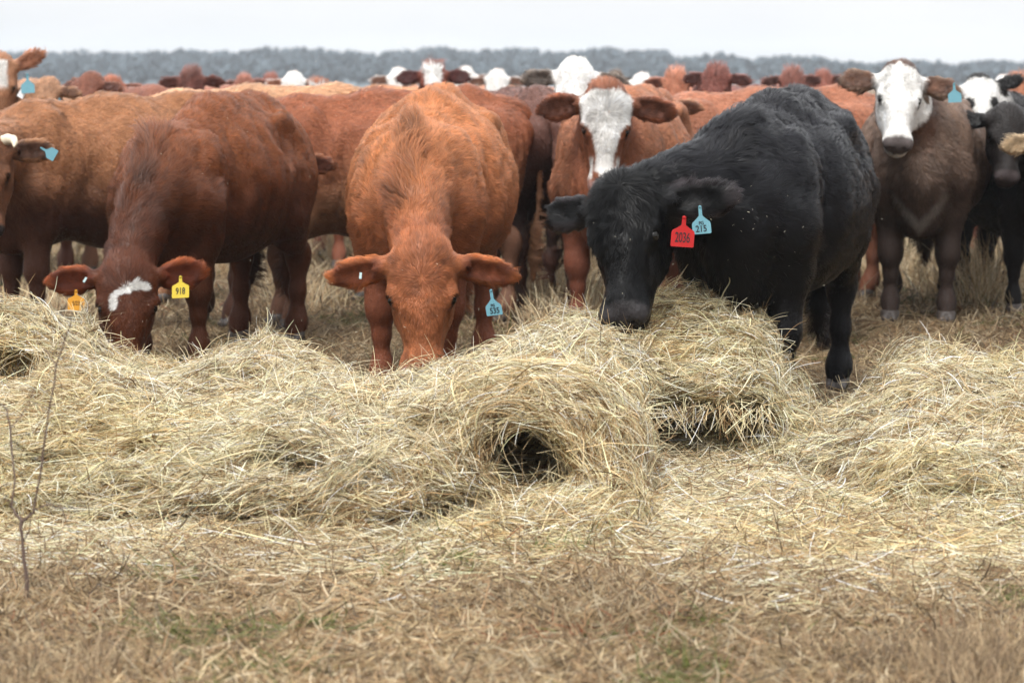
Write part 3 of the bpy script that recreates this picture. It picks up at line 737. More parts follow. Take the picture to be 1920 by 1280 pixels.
# ---------------------------------------------------------------- ground, hay, grass
def ground():
    m, t, b = new_mat('pasture_soil')
    tc = t.nodes.new('ShaderNodeTexCoord')
    n1 = t.nodes.new('ShaderNodeTexNoise'); n1.inputs['Scale'].default_value = 9; n1.inputs['Detail'].default_value = 8; n1.inputs['Roughness'].default_value = .7
    n2 = t.nodes.new('ShaderNodeTexNoise'); n2.inputs['Scale'].default_value = .8; n2.inputs['Detail'].default_value = 4
    t.links.new(tc.outputs['Object'], n1.inputs['Vector']); t.links.new(tc.outputs['Object'], n2.inputs['Vector'])
    r = t.nodes.new('ShaderNodeValToRGB'); e = r.color_ramp.elements
    e[0].position = .36; e[0].color = (*g(62, 50, 38), 1); e[1].position = .72; e[1].color = (*g(150, 128, 100), 1)
    r2 = t.nodes.new('ShaderNodeValToRGB'); r2.color_ramp.elements[0].color = (.75, .72, .68, 1); r2.color_ramp.elements[1].color = (1.1, 1.05, 1, 1)
    mx = t.nodes.new('ShaderNodeMix'); mx.data_type = 'RGBA'; mx.blend_type = 'MULTIPLY'; mx.inputs['Factor'].default_value = 1
    t.links.new(n1.outputs['Fac'], r.inputs[0]); t.links.new(n2.outputs['Fac'], r2.inputs[0])
    t.links.new(r.outputs[0], mx.inputs['A']); t.links.new(r2.outputs[0], mx.inputs['B']); t.links.new(mx.outputs['Result'], b.inputs['Base Color'])
    b.inputs['Roughness'].default_value = .95; b.inputs['Specular IOR Level'].default_value = .1
    bp = t.nodes.new('ShaderNodeBump'); bp.inputs['Distance'].default_value = .03; bp.inputs['Strength'].default_value = .8
    t.links.new(n1.outputs['Fac'], bp.inputs['Height']); t.links.new(bp.outputs[0], b.inputs['Normal'])
    xs = np.unique(np.concatenate([np.linspace(-1400, -10, 8), np.linspace(-10, 10, 81), np.linspace(10, 1400, 8)]))
    ys = np.unique(np.concatenate([[-60, -5], np.linspace(0, 30, 121), np.geomspace(30, 2400, 14)]))
    X, Y = np.meshgrid(xs, ys, indexing='ij')
    near = (np.abs(X) < 9.9)*(Y > .1)*(Y < 29)
    p = np.stack([X.ravel(), Y.ravel(), 0*X.ravel()], 1)
    Z = (fbm(p*.9, 2, 3).reshape(X.shape)*.012-.008)*near
    V = np.stack([X, Y, Z], -1).reshape(-1, 3); ny = len(ys)
    I = np.arange(len(xs)*ny).reshape(len(xs), ny)
    F = np.stack([I[:-1, :-1], I[1:, :-1], I[1:, 1:], I[:-1, 1:]], -1).reshape(-1, 4)
    tag(mesh_obj('ground', V, F, m), kind='structure')
ground()

M_straw = mat_fur('straw', .12, .5, .22)
HC = {  # px column: (py, Y) along the surface from the front edge to the crest
    -140: [(1000, 7.2), (900, 7.45), (800, 7.9), (720, 8.45), (625, 8.75), (572, 9.2)],
    0: [(1000, 7.2), (900, 7.45), (800, 7.9), (715, 8.45), (618, 8.75), (578, 9.15)],
    85: [(1005, 7.2), (900, 7.45), (800, 7.85), (700, 8.5), (620, 8.85), (584, 9.2)],
    150: [(1010, 7.15), (910, 7.35), (800, 7.85), (700, 8.6), (640, 9.2), (612, 9.6)],
    220: [(1010, 7.15), (930, 7.3), (850, 7.6), (760, 8.2), (690, 9.2), (665, 9.9)],
    300: [(1020, 7.1), (940, 7.25), (850, 7.6), (770, 8.2), (715, 9.1), (688, 10.0)],
    400: [(1030, 7.05), (950, 7.2), (850, 7.6), (775, 8.2), (705, 8.75), (672, 9.5)],
    500: [(1035, 7.0), (940, 7.25), (830, 7.7), (740, 8.35), (680, 8.8), (640, 9.3)],
    560: [(1030, 7.05), (930, 7.3), (815, 7.7), (735, 8.35), (690, 8.8), (672, 9.1)],
    620: [(1030, 7.05), (900, 7.35), (800, 7.7), (735, 8.3), (712, 8.8), (705, 9.0)],
    680: [(1030, 7.05), (900, 7.35), (800, 7.7), (750, 8.3), (728, 8.9), (724, 9.0)],
    780: [(1020, 7.1), (900, 7.35), (790, 7.7), (745, 8.3), (722, 8.9), (714, 9.1)],
    880: [(1010, 7.15), (920, 7.35), (800, 7.65), (740, 8.0), (700, 8.7), (683, 9.0)],
    960: [(1005, 7.15), (950, 7.35), (770, 7.75), (730, 8.1), (665, 8.8), (640, 9.1)],
    1050: [(1015, 7.1), (955, 7.35), (760, 7.75), (700, 8.3), (635, 8.9), (606, 9.25)],
    1135: [(1000, 7.15), (940, 7.4), (850, 7.6), (740, 7.95), (680, 8.4), (632, 8.9), (600, 9.3)],
    1168: [(985, 7.25), (930, 7.5), (840, 7.7), (742, 8.05), (690, 8.45), (648, 8.85), (610, 9.3)],
    1200: [(960, 7.35), (900, 7.6), (830, 7.85), (740, 8.2), (676, 8.6), (628, 8.95), (588, 9.35)],
    1250: [(830, 8.4), (752, 8.5), (700, 8.7), (630, 9.0), (562, 9.3)],
    1340: [(830, 8.4), (742, 8.5), (690, 8.7), (615, 9.0), (560, 9.3)],
    1410: [(840, 8.4), (775, 8.55), (700, 8.75), (630, 9.0), (588, 9.3)],
    1455: [(860, 8.4), (800, 8.6), (720, 8.85), (670, 9.05), (640, 9.2)],
    1500: [(880, 8.3), (840, 8.6), (790, 8.85), (765, 9.0)],
    1560: [(900, 8.1), (860, 8.4), (800, 8.75), (775, 9.0)],
    1620: [(930, 7.9), (860, 8.2), (780, 8.75), (748, 9.1)],
    1680: [(950, 7.7), (880, 7.95), (790, 8.5), (700, 9.05), (682, 9.3)],
    1740: [(960, 7.5), (880, 7.8), (760, 8.5), (680, 9.1), (656, 9.4)],
    1800: [(970, 7.45), (880, 7.8), (760, 8.5), (680, 9.1), (658, 9.4)],
    1850: [(980, 7.4), (900, 7.7), (780, 8.5), (700, 9.1), (675, 9.4)],
    1930: [(1000, 7.3), (900, 7.7), (800, 8.3), (720, 9.0), (692, 9.4)],
    2060: [(1000, 7.3), (900, 7.7), (800, 8.3), (720, 9.0), (692, 9.4)]}
HK = sorted(HC)
def hay_height(x, y):
    sh = x.shape; x = x.ravel(); y = y.ravel()
    px = 960+x*FPX/np.maximum(y, 1)
    cols = []
    for k in HK:
        q = HC[k]; ys = [b for a, b in q]; zs = [P(k, a, b)[2] for a, b in q]
        ys = [ys[0]-.5, ys[0]-.07]+ys+[ys[-1]+.12, ys[-1]+.30, ys[-1]+.8]
        zs = [z+.045*max(0, 1-i/2) for i, z in enumerate(zs)]; zs = [-.12, -.01]+zs+[zs[-1]*.85, -.01, -.15]
        cols.append(np.interp(y, ys, zs))
    C = np.stack(cols, 1); i = np.clip(np.searchsorted(HK, px)-1, 0, len(HK)-2)
    t = np.clip((px-np.array(HK)[i])/(np.array(HK)[i+1]-np.array(HK)[i]), 0, 1); t = t*t*(3-2*t)
    r = np.arange(len(x))
    return (C[r, i]*(1-t)+C[r, i+1]*t).reshape(sh)
ROLL = np.array([.06, 7.75, .17])
CAV = []
def hay_field():
    f = Field((-2.15, 6.85, -.05), (2.35, 10.5, .62), .016)
    X, Y = np.meshgrid(f.ax[0], f.ax[1], indexing='ij')
    wq = np.stack([X.ravel()*2.1, Y.ravel()*.6, 0*X.ravel()], 1)
    Hh = hay_height(X, Y+(.24*fbm(wq, 23, 3)+.05).reshape(X.shape)*smooth(8.1, 7.4, Y))
    p = np.stack([X.ravel(), Y.ravel(), 0*X.ravel()], 1)
    lump = fbm(p*np.array([2.6, 4.5, 1]), 4, 4).reshape(X.shape)
    rid = 1-np.abs(fbm(p*np.array([3.0, 9.0, 1])+5, 6, 3).reshape(X.shape))*2.4
    Hh = Hh+(lump*.066+(rid-.62)*.055-.010)*smooth(-.02, .10, Hh)
    f.val = ((f.ax[2][None, None, :]-Hh[:, :, None])*.8).astype(np.float32)
    # the curled end of the roll, facing the camera
    f.ell(ROLL+np.array([.02, .18, -.0]), (.34, .50, .205), .06)
    # lips and shadowed gaps between the layers
    CAV.extend([(ROLL+np.array([-.02, -.12, .0]), (.145, .50, .115), 0), (ROLL+np.array([-.10, -.1, .030]), (.08, .4, .055), .4), (ROLL+np.array([.07, -.1, -.03]), (.08, .4, .085), 0)])
    for (px, py, Y_, rx, ry, rz, tilt) in ((370, 738, 8.15, .17, .36, .050, .35), (455, 712, 8.3, .14, .32, .040, .1), (290, 1004, 7.12, .26, .2, .030, .05), (480, 992, 7.15, .22, .18, .024, -.06), (700, 985, 7.15, .22, .14, .018, .08), (470, 1000, 7.15, .22, .14, .02, 0), (60, 1000, 7.25, .25, .12, .02, 0), (750, 960, 7.25, .25, .15, .022, .05), (700, 800, 7.6, .22, .16, .022, -.1),
                                      (1290, 806, 8.5, .21, .55, .125, 0), (1385, 812, 8.5, .18, .50, .115, 0), (1330, 795, 8.25, .26, .3, .10, 0), (1700, 968, 7.6, .26, .16, .022, .1), (1560, 880, 8.2, .12, .10, .015, 0), (560, 880, 7.45, .28, .12, .018, -.1), (150, 860, 7.6, .25, .12, .018, .1), (20, 700, 8.5, .12, .22, .10, 0), (850, 940, 7.3, .18, .15, .02, .1)):
        big = rz > .09; CAV.append((P(px, py, Y_), (rx, ry*(1 if big else 1.25), rz*(1 if big else 1.7)), tilt))
    for c, r, tilt in CAV:
        ct, st = math.cos(tilt), math.sin(tilt)
        f.ell(c, r, .022, M=[[ct, 0, st], [0, 1, 0], [-st, 0, ct]], cut=True)
    G = np.stack(np.meshgrid(*[a[::1] for a in f.ax], indexing='ij'), -1).reshape(-1, 3)
    near = np.abs(f.val.ravel()) < .08
    nz = np.zeros(len(G), np.float32); nz[near] = fbm(G[near]*np.array([5, 8, 26]), 12, 3)*.030+fbm(G[near]*13, 13, 2)*.012+smooth(.12, .0, np.abs(fbm(G[near]*np.array([4.5, 6, 15])+9, 14, 3)))*.034
    f.val += nz.reshape(f.val.shape)
    f.val[:, :, 0] = np.maximum(f.val[:, :, 0], .01); f.val[0] = .01; f.val[-1] = .01; f.val[:, 0] = .01; f.val[:, -1] = .01
    return f
HF = hay_field()
STRAW = 1.14*np.array([g(210, 192, 156), g(226, 213, 184), g(196, 184, 148), g(184, 158, 120), g(238, 230, 210), g(186, 177, 142), g(140, 114, 82), g(216, 199, 164), g(108, 86, 60)])
def bend_strands(p, D, ln, K, rng, curve=.5, field=None, off=.004, grav=0.0):
    N = len(p); pts = np.zeros((N, K, 3)); q = p.copy(); d = norm(D)
    w_ = norm(rng.normal(0, 1, (N, 3)))*(rng.normal(0, curve, N))[:, None]
    pts[:, 0] = q
    for k in range(1, K):
        d = norm(d+w_/(K-1)+np.array([0, 0, -grav/(K-1)]))
        q = q+d*(ln/(K-1))[:, None]
        if field is not None:
            s = field.sample(q); gr = field.grad(q, .02)
            o = off if np.isscalar(off) else off
            push = np.where(s < o, o-s, np.where(s > o+.02, -(s-o-.02)*.45, 0))
            q = q+gr*push[:, None]; d = norm(q-pts[:, k-1])
        q[:, 2] = np.maximum(q[:, 2], .003)
        pts[:, k] = q
    return pts
def straw_cols(N, rng, p, warm=None):
    c = STRAW[rng.integers(0, len(STRAW), N)]
    m = fbm(p*3.2, 31, 3)[:, None]
    c = c*(1+.14*m)*(1+.34*rng.normal(0, 1, (N, 1)).clip(-2, 2))
    gr = smooth(-.05, .35, fbm(p*1.6, 35, 3))[:, None]                    # greener parts of the cut
    c = c*(1-gr)+c*np.array([.98, .99, .94])*gr
    br = smooth(.0, .4, fbm(p*2.3, 39, 3))[:, None]*.8
    if warm is not None: br = np.clip(br+warm[:, None], 0, 1)
    c = c*(1-br)+c*np.array([.99, .90, .77])*br
    return np.clip(c, .01, .9)
def hay():
    V, Q = HF.mesh()
    cen = V[Q].mean(1); n = HF.grad(V, .025)
    px, py = proj(cen)
    # split the heap into its lying pieces
    lab = np.where(px < 150, 0, np.where(px < 1165, 1, np.where(px < 1500, 2, 3)))
    info = [('hay_heap', 'tall rounded heap of hay rising at the left edge, hanging strands on its side', 'hay', 81),
            ('unrolled_hay_bale', 'long windrow of unrolled hay with a dark curled hollow facing the viewer', 'hay', 82),
            ('hay_mat', 'humped mat of hay under the black cow, open like a low arch in front', 'hay', 83),
            ('hay_heap', 'low spreading heap of hay at the right, in front of the white faced cow', 'hay', 84)]
    allN = int(480000*DETAIL)
    u = norm(np.array([0, 0, CAMH])-cen); nq = norm(n[Q].mean(1)); vis = (nq*u).sum(1)
    ar = .5*np.linalg.norm(np.cross(V[Q[:, 2]]-V[Q[:, 0]], V[Q[:, 3]]-V[Q[:, 1]]), axis=1)
    keep = (vis > -.35)*(cen[:, 2] > -.02)*1.0; tot = (ar*keep).sum()
    for j, (nm, lb, ct, sd) in enumerate(info):
        rng = np.random.default_rng(sd)
        m = lab == j; Qj = Q[m]
        us, inv = np.unique(Qj, return_inverse=True); Vj = V[us]; Qn = inv.reshape(Qj.shape)
        cj = straw_cols(len(Vj), rng, Vj)*.28  # core colour darkened to stand in for shade between the stems
        o = mesh_obj(nm, Vj, Qn, M_core, None, cj); tag(o, lb, ct, 'unrolled hay bales')
        N = int(allN*(ar*keep*m).sum()/tot)
        p, i, _ = tri_sample(V, Q, N, rng, keep*m)
        nn = HF.grad(p, .03)
        D = np.array([1, .12, 0])[None]*np.ones((N, 1))
        D = D*rng.choice([-1, 1], N)[:, None]
        # round the curled end the strands follow the circle
        rel = p-ROLL; rel[:, 1] = 0; rr = np.hypot(rel[:, 0], rel[:, 2]*1.3)
        wr = smooth(.46, .30, rr)*smooth(8.35, 8.1, p[:, 1])
        Tc = np.cross(np.array([0, 1., 0]), norm(rel))*rng.choice([-1, 1], N)[:, None]
        D = D*(1-wr)[:, None]+Tc*wr[:, None]
        # hanging on the steep sides of the left heap and the arch's right flank
        ppx, ppy = proj(p)
        wv = smooth(150, 60, ppx)*smooth(-.35, -.6, nn[:, 1])+smooth(1400, 1440, ppx)*smooth(1560, 1500, ppx)*smooth(.85, .6, nn[:, 2])
        wv = np.clip(wv, 0, 1)
        D = D*(1-wv)[:, None]+np.array([.15, -.1, -1])[None]*wv[:, None]
        D = D-(D*nn).sum(1)[:, None]*nn; D = norm(D); B = np.cross(nn, D)
        wild = rng.random(N) < .25
        ang = noise3(p*3.4, 7)[:, 0]*.75+rng.normal(0, .30, N)+wild*rng.normal(0, 1.0, N)
        D = D*np.cos(ang)[:, None]+B*np.sin(ang)[:, None]+nn*(rng.normal(.02, .06, N)+wild*rng.uniform(0, .18, N))[:, None]
        ln = rng.gamma(3.2, .042, N).clip(.04, .40)
        off = rng.uniform(-.014, .016, N)+wild*rng.uniform(0, .012, N)
        p = p+nn*off[:, None]
        pts = bend_strands(p-D*(ln/2)[:, None]*.6, D, ln, 6, rng, .55, HF, off)
        r0 = rng.choice([.0024, .0015, .00095, .0006], N, p=[.015, .085, .5, .4])*rng.uniform(.6, 1.3, N)
        rad = r0[:, None]*np.array([.9, 1, 1, 1, .9, .45])[None]
        col = straw_cols(N, rng, p, warm=.5*wr)
        pale = (rng.random(N) < .05)[:, None]; col = np.where(pale, g(236, 228, 204), col)
        sn = norm(nn*.8+rng.normal(0, .45, (N, 3)))
        # few stems cross the hollows
        inside = np.zeros(len(pts), bool)
        for c, r, tilt in CAV:
            lim = .95 if (r[2] > .095 and c[0] > .2) or abs(c[0]+1.0) < .12 else .7
            ct, st = math.cos(tilt), math.sin(tilt)
            d = pts[:, 1:]-c; x = ct*d[..., 0]+st*d[..., 2]; z = -st*d[..., 0]+ct*d[..., 2]
            inside |= ((x/r[0])**2+(d[..., 1]/r[1])**2+(z/r[2])**2 < lim).any(1)
        kp = ~inside | (rng.random(len(pts)) < .12)
        pts, rad, col, sn, p, nn = pts[kp], rad[kp], col[kp], sn[kp], p[kp], nn[kp]; N = len(pts)
        # stray stems standing off the surface, and fringe hanging over the openings
        M_ = N//45
        k = rng.integers(0, N, M_); D2 = norm(rng.normal(0, .7, (M_, 3))+nn[k]*.7+np.array([0, 0, .35]))
        l2 = rng.uniform(.04, .17, M_); p2 = p[k]; pt2 = bend_strands(p2, D2, l2, 6, rng, .8, None, 0, .5)
        pts = np.concatenate([pts, pt2]); rad = np.concatenate([rad, np.full((M_, 6), .0007)*np.array([1, 1, 1, .9, .8, .4])])
        col = np.concatenate([col, straw_cols(M_, rng, p2)*1.05]); sn = np.concatenate([sn, norm(-D2*.2+np.array([0, -.5, .8]))])
        if j == 1:                                  # the loosened coil inside the curled end
            M_ = 900; th = rng.uniform(0, 2*math.pi, M_); r_ = rng.uniform(.10, .17, M_)
            e = ROLL+np.stack([r_*1.15*np.cos(th)-.01, rng.uniform(-.30, .45, M_), r_*.85*np.sin(th)], 1); e[:, 2] = np.maximum(e[:, 2], .01)
            D2 = norm(np.stack([-np.sin(th), rng.normal(0, .35, M_), np.cos(th)], 1)+rng.normal(0, .35, (M_, 3))); l2 = rng.gamma(3, .035, M_).clip(.03, .2)
            pt2 = bend_strands(e, D2, l2, 6, rng, .9, None, 0, .1); cen2 = np.array([ROLL[0], 0, ROLL[2]])
            for k2 in range(1, 6): pt2[:, k2] += (cen2*np.array([1, 0, 1])-pt2[:, k2]*np.array([1, 0, 1]))*(k2/6*.35)
            pt2[:, :, 2] = np.maximum(pt2[:, :, 2], .004)
            pts = np.concatenate([pts, pt2]); rad = np.concatenate([rad, np.full((M_, 6), .0009)]); col = np.concatenate([col, straw_cols(M_, rng, e, warm=np.full(M_, .7))*.9]); sn = np.concatenate([sn, norm(rng.normal(0, .5, (M_, 3))+np.array([0, -.8, .4]))])
        if j == 2:
            M_ = 260; x0 = rng.uniform(1205, 1450, M_); e = np.array([P(a, 762+rng.normal(0, 10)+abs(a-1330)*.06, 8.50+rng.normal(0, .03)) for a in x0])
            D2 = norm(np.stack([rng.normal(0, .55, M_), -.25+rng.normal(0, .3, M_), -.55+rng.normal(0, .45, M_)], 1)); l2 = rng.gamma(3, .028, M_).clip(.03, .22)
            pt2 = bend_strands(e, D2, l2, 6, rng, .9, None, 0, .5)
            pts = np.concatenate([pts, pt2]); rad = np.concatenate([rad, np.full((M_, 6), .0009)]); col = np.concatenate([col, straw_cols(M_, rng, e)]); sn = np.concatenate([sn, norm(rng.normal(0, .4, (M_, 3))+np.array([0, -.8, .6]))])
        s = curves_obj('hay_stems', pts, rad, col, M_straw, o, sn); s['kind'] = 'stuff'
M_core = mat_attr('packed_hay', .9, .1, .9, 120)
hay()

def litter_and_grass():
    rng = np.random.default_rng(99)
    # loose hay strewn on the ground
    N = int(200000*DETAIL); px = rng.uniform(-150, 2070, N); Y = rng.uniform(5.3, 9.4, N)
    edge = np.interp(px, [-150, 300, 700, 1100, 1250, 1500, 1700, 2070], [7.05, 6.95, 6.9, 6.95, 6.9, 6.8, 6.9, 6.9])
    keepp = rng.random(N) < smooth(edge-1.35, edge+.35, Y+.75*fbm(np.stack([px/200, Y*1.8, 0*Y], 1), 44, 4))**3.4
    px, Y = px[keepp], Y[keepp]; N = len(px)
    p = np.stack([(px-960)/FPX*Y, Y, rng.uniform(.002, .022, N)], 1)
    ok = HF.sample(p) > .002; p = p[ok]; N = len(p)
    th = rng.normal(0, 1.15, N)+rng.choice([0, math.pi], N); D = np.stack([np.cos(th), np.sin(th), rng.normal(0.02, .10, N)], 1)
    ln = rng.gamma(3, .028, N).clip(.03, .26)
    pts = bend_strands(p, D, ln, 5, rng, .45, None, 0, .12)
    r0 = np.where(rng.random(N) < .1, .0015, .0008)*rng.uniform(.6, 1.3, N)
    o = curves_obj('loose_hay', pts, r0[:, None]*np.ones((1, 5)), straw_cols(N, rng, p, warm=np.full(N, .08))*.94, M_straw, None, norm(rng.normal(0, .35, (N, 3))+np.array([0, 0, 1])))
    tag(o, kind='stuff')
    # short dead grass
    DRY = np.array([g(172, 152, 116), g(152, 130, 98), g(192, 174, 138), g(120, 100, 74), g(164, 140, 108), g(206, 190, 156), g(98, 84, 64), g(174, 146, 112), g(214, 202, 174)])
    def blades(N, x0f, y0, y1, lm, flat, rad, seed, powr=1.0, dens=None, up=.35, cols=DRY, hmax=9):
        rng = np.random.default_rng(seed)
        Y = y0+(y1-y0)*rng.random(N)**powr; x = rng.uniform(-1, 1, N)*(.235*Y+.25)*x0f
        p = np.stack([x, Y, np.full(N, -.004)], 1)
        if dens is not None: k = rng.random(N) < dens(p); p = p[k]
        k = HF.sample(p+np.array([0, 0, .02])) > 0; k |= (p[:, 1] > 10.4); p = p[k]; n_ = len(p)
        th = rng.uniform(0, 2*math.pi, n_)+noise3(p*2.5, 3)[:, 0]; el = np.abs(rng.normal(0, up, n_))*(1+.8*noise3(p*2.2, 8)[:, 0])
        D = np.stack([np.cos(th)*np.cos(el), np.sin(th)*np.cos(el), np.sin(el)], 1)
        p[:, 2] += rng.uniform(0, .018, n_)
        ln = rng.gamma(3, lm/3, n_).clip(.01, .4)*(1+.35*noise3(p*1.7, 5)[:, 1])
        pts = bend_strands(p, D, ln, 5, rng, 1.0, None, 0, .25)
        c = cols[rng.integers(0, len(cols), n_)]*(1+.22*rng.normal(0, 1, (n_, 1)).clip(-2, 2))*(1+.28*fbm(p*2.1, 71, 4))[:, None]
        gk = (rng.random(n_) < smooth(.15, .42, fbm(p*3.1, 77, 3))*.6)[:, None]
        c = np.where(gk & (el[:, None] > .1), g(104, 112, 62)*(1+.2*rng.normal(0, 1, (n_, 1))), c)
        rd = (rng.random(n_) < smooth(.15, .5, fbm(p*2.7, 78, 3))*.10)[:, None]; c = np.where(rd, g(150, 96, 68), c)
        r = rad*rng.uniform(.6, 1.4, n_)
        return pts, r[:, None]*np.array([1, 1.05, .95, .75, .3]), np.clip(c*np.array([.74, .69, .65]), .01, .85), norm(rng.normal(0, .4, (n_, 3))+np.array([0, -.1, 1]))
    edge_ = lambda p: np.interp(960+p[:, 0]*FPX/p[:, 1], [-150, 300, 700, 1100, 1250, 1500, 1700, 2070], [7.05, 6.95, 6.9, 6.95, 6.9, 6.8, 6.9, 6.9])
    A = blades(int(330000*DETAIL), 1, 4.7, 8.6, .050, 1, .0015, 101, .9, dens=lambda p: (.35+.65*smooth(-.35, .15, fbm(p*2.6, 91, 4)))*1-.8*smooth(edge_(p)-.7, edge_(p)+.4, p[:, 1]+.5*fbm(p*np.array([1.6, 1.8, 1]), 45, 3)), up=.24)
    B = blades(int(110000*DETAIL), 1, 8.6, 13.5, .06, 1, .0015, 102, 1)
    C = blades(int(60000*DETAIL), 1, 13.5, 26, .085, 1, .0026, 103, 1, up=.7)
    B[2][:] = B[2]*np.array([.86, .86, .88]); C[2][:] = C[2]*np.array([.86, .87, .90])
    allp = [np.concatenate(z) for z in zip(A, B, C)]
    tag(curves_obj('short_dry_grass', allp[0], allp[1], allp[2], M_straw, None, allp[3]), kind='stuff')
    # tall pale grass standing beyond and between the cows, blurred tufts close to the camera
    TALL = np.array([g(206, 186, 150), g(186, 162, 126), g(216, 200, 170), g(168, 140, 108)])
    P_, R_, C_, S_ = [], [], [], []
    def tuft(x, y, n, hh, spread, cols, rad, rng):
        th = rng.uniform(0, 2*math.pi, n); r = np.abs(rng.normal(0, spread, n))
        p = np.stack([x+r*np.cos(th), y+r*np.sin(th), np.zeros(n)], 1)
        lean = rng.normal(0, .28, (n, 2)); D = norm(np.stack([lean[:, 0]+.25*np.cos(th), lean[:, 1]+.25*np.sin(th), np.ones(n)], 1))
        pts = bend_strands(p, D, hh*rng.uniform(.45, 1.1, n), 5, rng, .8, None, 0, .35)
        P_.append(pts); R_.append((rad*rng.uniform(.6, 1.3, n))[:, None]*np.array([1, 1, .9, .7, .35])[None])
        C_.append(cols[rng.integers(0, len(cols), n)]*(1+.2*rng.normal(0, 1, (n, 1))).clip(.4, 1.6)); S_.append(norm(rng.normal(0, .4, (n, 3))+np.array([0, -.6, .7])))
    rg = np.random.default_rng(5)
    for k in range(120):
        Y = rg.uniform(15.5, 24); px = rg.uniform(-60, 1980)
        if 560 < px < 940 and Y < 16: continue
        tuft((px-960)/FPX*Y, Y, 90, rg.uniform(.14, .4), .12, TALL, .0022, rg)
    for px, Y, hh, n in ((1040, 14.6, .52, 260), (1075, 13.9, .42, 240), (1010, 15, .5, 220), (1100, 13.2, .34, 200), (985, 13.6, .26, 150), (1850, 14.6, .55, 300), (1810, 15.2, .5, 260), (1880, 15.4, .6, 260), (1770, 15.5, .4, 200), (1690, 16, .45, 200), (1030, 13.1, .3, 200), (560, 14.2, .28, 160), (600, 14.8, .3, 160), (110, 14, .3, 140), (75, 14.3, .35, 140)):
        tuft((px-960)/FPX*Y, Y, int(n*.7), hh*.8, .16, TALL, .0022, rg)
    tag(curves_obj('tall_dry_grass', np.concatenate(P_), np.concatenate(R_), np.clip(np.concatenate(C_), .01, .85), M_straw, None, np.concatenate(S_)), kind='stuff')
    P_, R_, C_, S_ = [], [], [], []
    BRN = np.array([g(128, 108, 84), g(152, 130, 102), g(104, 86, 68), g(178, 156, 124)])
    for k in range(55):
        px = rg.choice([rg.normal(1760, 110), rg.normal(60, 120), rg.normal(1860, 60)]); Y = rg.uniform(4.95, 5.6)
        tuft((px-960)/FPX*Y, Y, 34, rg.uniform(.06, .16), .05, BRN, .0010, rg)
    for k in range(40):
        px = rg.uniform(0, 1920); Y = rg.uniform(5.2, 7.0); tuft((px-960)/FPX*Y, Y, 16, rg.uniform(.05, .13), .02, BRN, .0008, rg)
    tag(curves_obj('brown_grass_tufts', np.concatenate(P_), np.concatenate(R_), np.clip(np.concatenate(C_), .01, .85), M_straw, None, np.concatenate(S_)), kind='stuff')
litter_and_grass()

# ---------------------------------------------------------------- bare sapling at the left, far ridge and woods, haze
def tube(pts, r0, r1, seg=7):
    pts = np.asarray(pts, float); n = len(pts); V = []; F = []
    for i in range(n):
        t = pts[min(i+1, n-1)]-pts[max(i-1, 0)]; t = norm(t); a = norm(np.cross(t, [0, 1, .01])); b = np.cross(t, a); r = r0+(r1-r0)*i/(n-1)
        for j in range(seg):
            th = 2*math.pi*j/seg; V.append(pts[i]+(a*math.cos(th)+b*math.sin(th))*r*(1+.18*math.sin(7*i+3*j)))
    for i in range(n-1):
        for j in range(seg): F.append((i*seg+j, i*seg+(j+1) % seg, (i+1)*seg+(j+1) % seg, (i+1)*seg+j))
    F.append(tuple(range(seg))[::-1]); F.append(tuple((n-1)*seg+j for j in range(seg)))
    return V, F
def sapling():
    Y = 6.15; rng = np.random.default_rng(8)
    m = mat_flat('sapling_bark', g(94, 79, 71), .8, .2, .35, 60)
    def line(q, dy=0, n=4):
        q = [P(a, b, Y+dy*i/len(q)) for i, (a, b) in enumerate(q)]; o = []
        for i in range(len(q)-1):
            for k in range(n): o.append(q[i]*(1-k/n)+q[i+1]*k/n+rng.normal(0, .0016, 3))
        o.append(q[-1]); return o
    root = empty('bare_sapling', P(46, 1172, Y)); tag(root, 'thin leafless sapling with forked grey twigs in front of the hay at the left', 'sapling')
    off = np.array(root.location)
    def part(nm, q, r0, r1, dy=0, par=root):
        V, F = tube(line(q, dy), r0*.8, r1*.8); V = [v-off for v in V]; return mesh_obj(nm, V, F, m, par)
    part('stem', [(46, 1180), (49, 1090), (42, 1010), (38, 970)], .0075, .005)
    part('branch', [(38, 972), (22, 950), (26, 880), (18, 800), (12, 765)], .0042, .0026, .05)
    part('branch', [(40, 980), (62, 960), (74, 900), (80, 850), (94, 760), (105, 690), (128, 620), (134, 600)], .0042, .0016, -.1)
    for q in ([(18, 800), (40, 780), (52, 760), (62, 730)], [(12, 768), (0, 755), (-12, 750)], [(66, 955), (90, 945), (116, 950), (124, 975), (134, 1000)], [(94, 760), (106, 756)], [(106, 688), (90, 660), (70, 640)], [(78, 860), (92, 872)],
              [(22, 950), (10, 930), (-6, 920)], [(45, 1010), (58, 985), (60, 950)], [(128, 620), (140, 628), (150, 622)]):
        part('twig', q, .0022, .0010, rng.uniform(-.1, .1))
sapling()

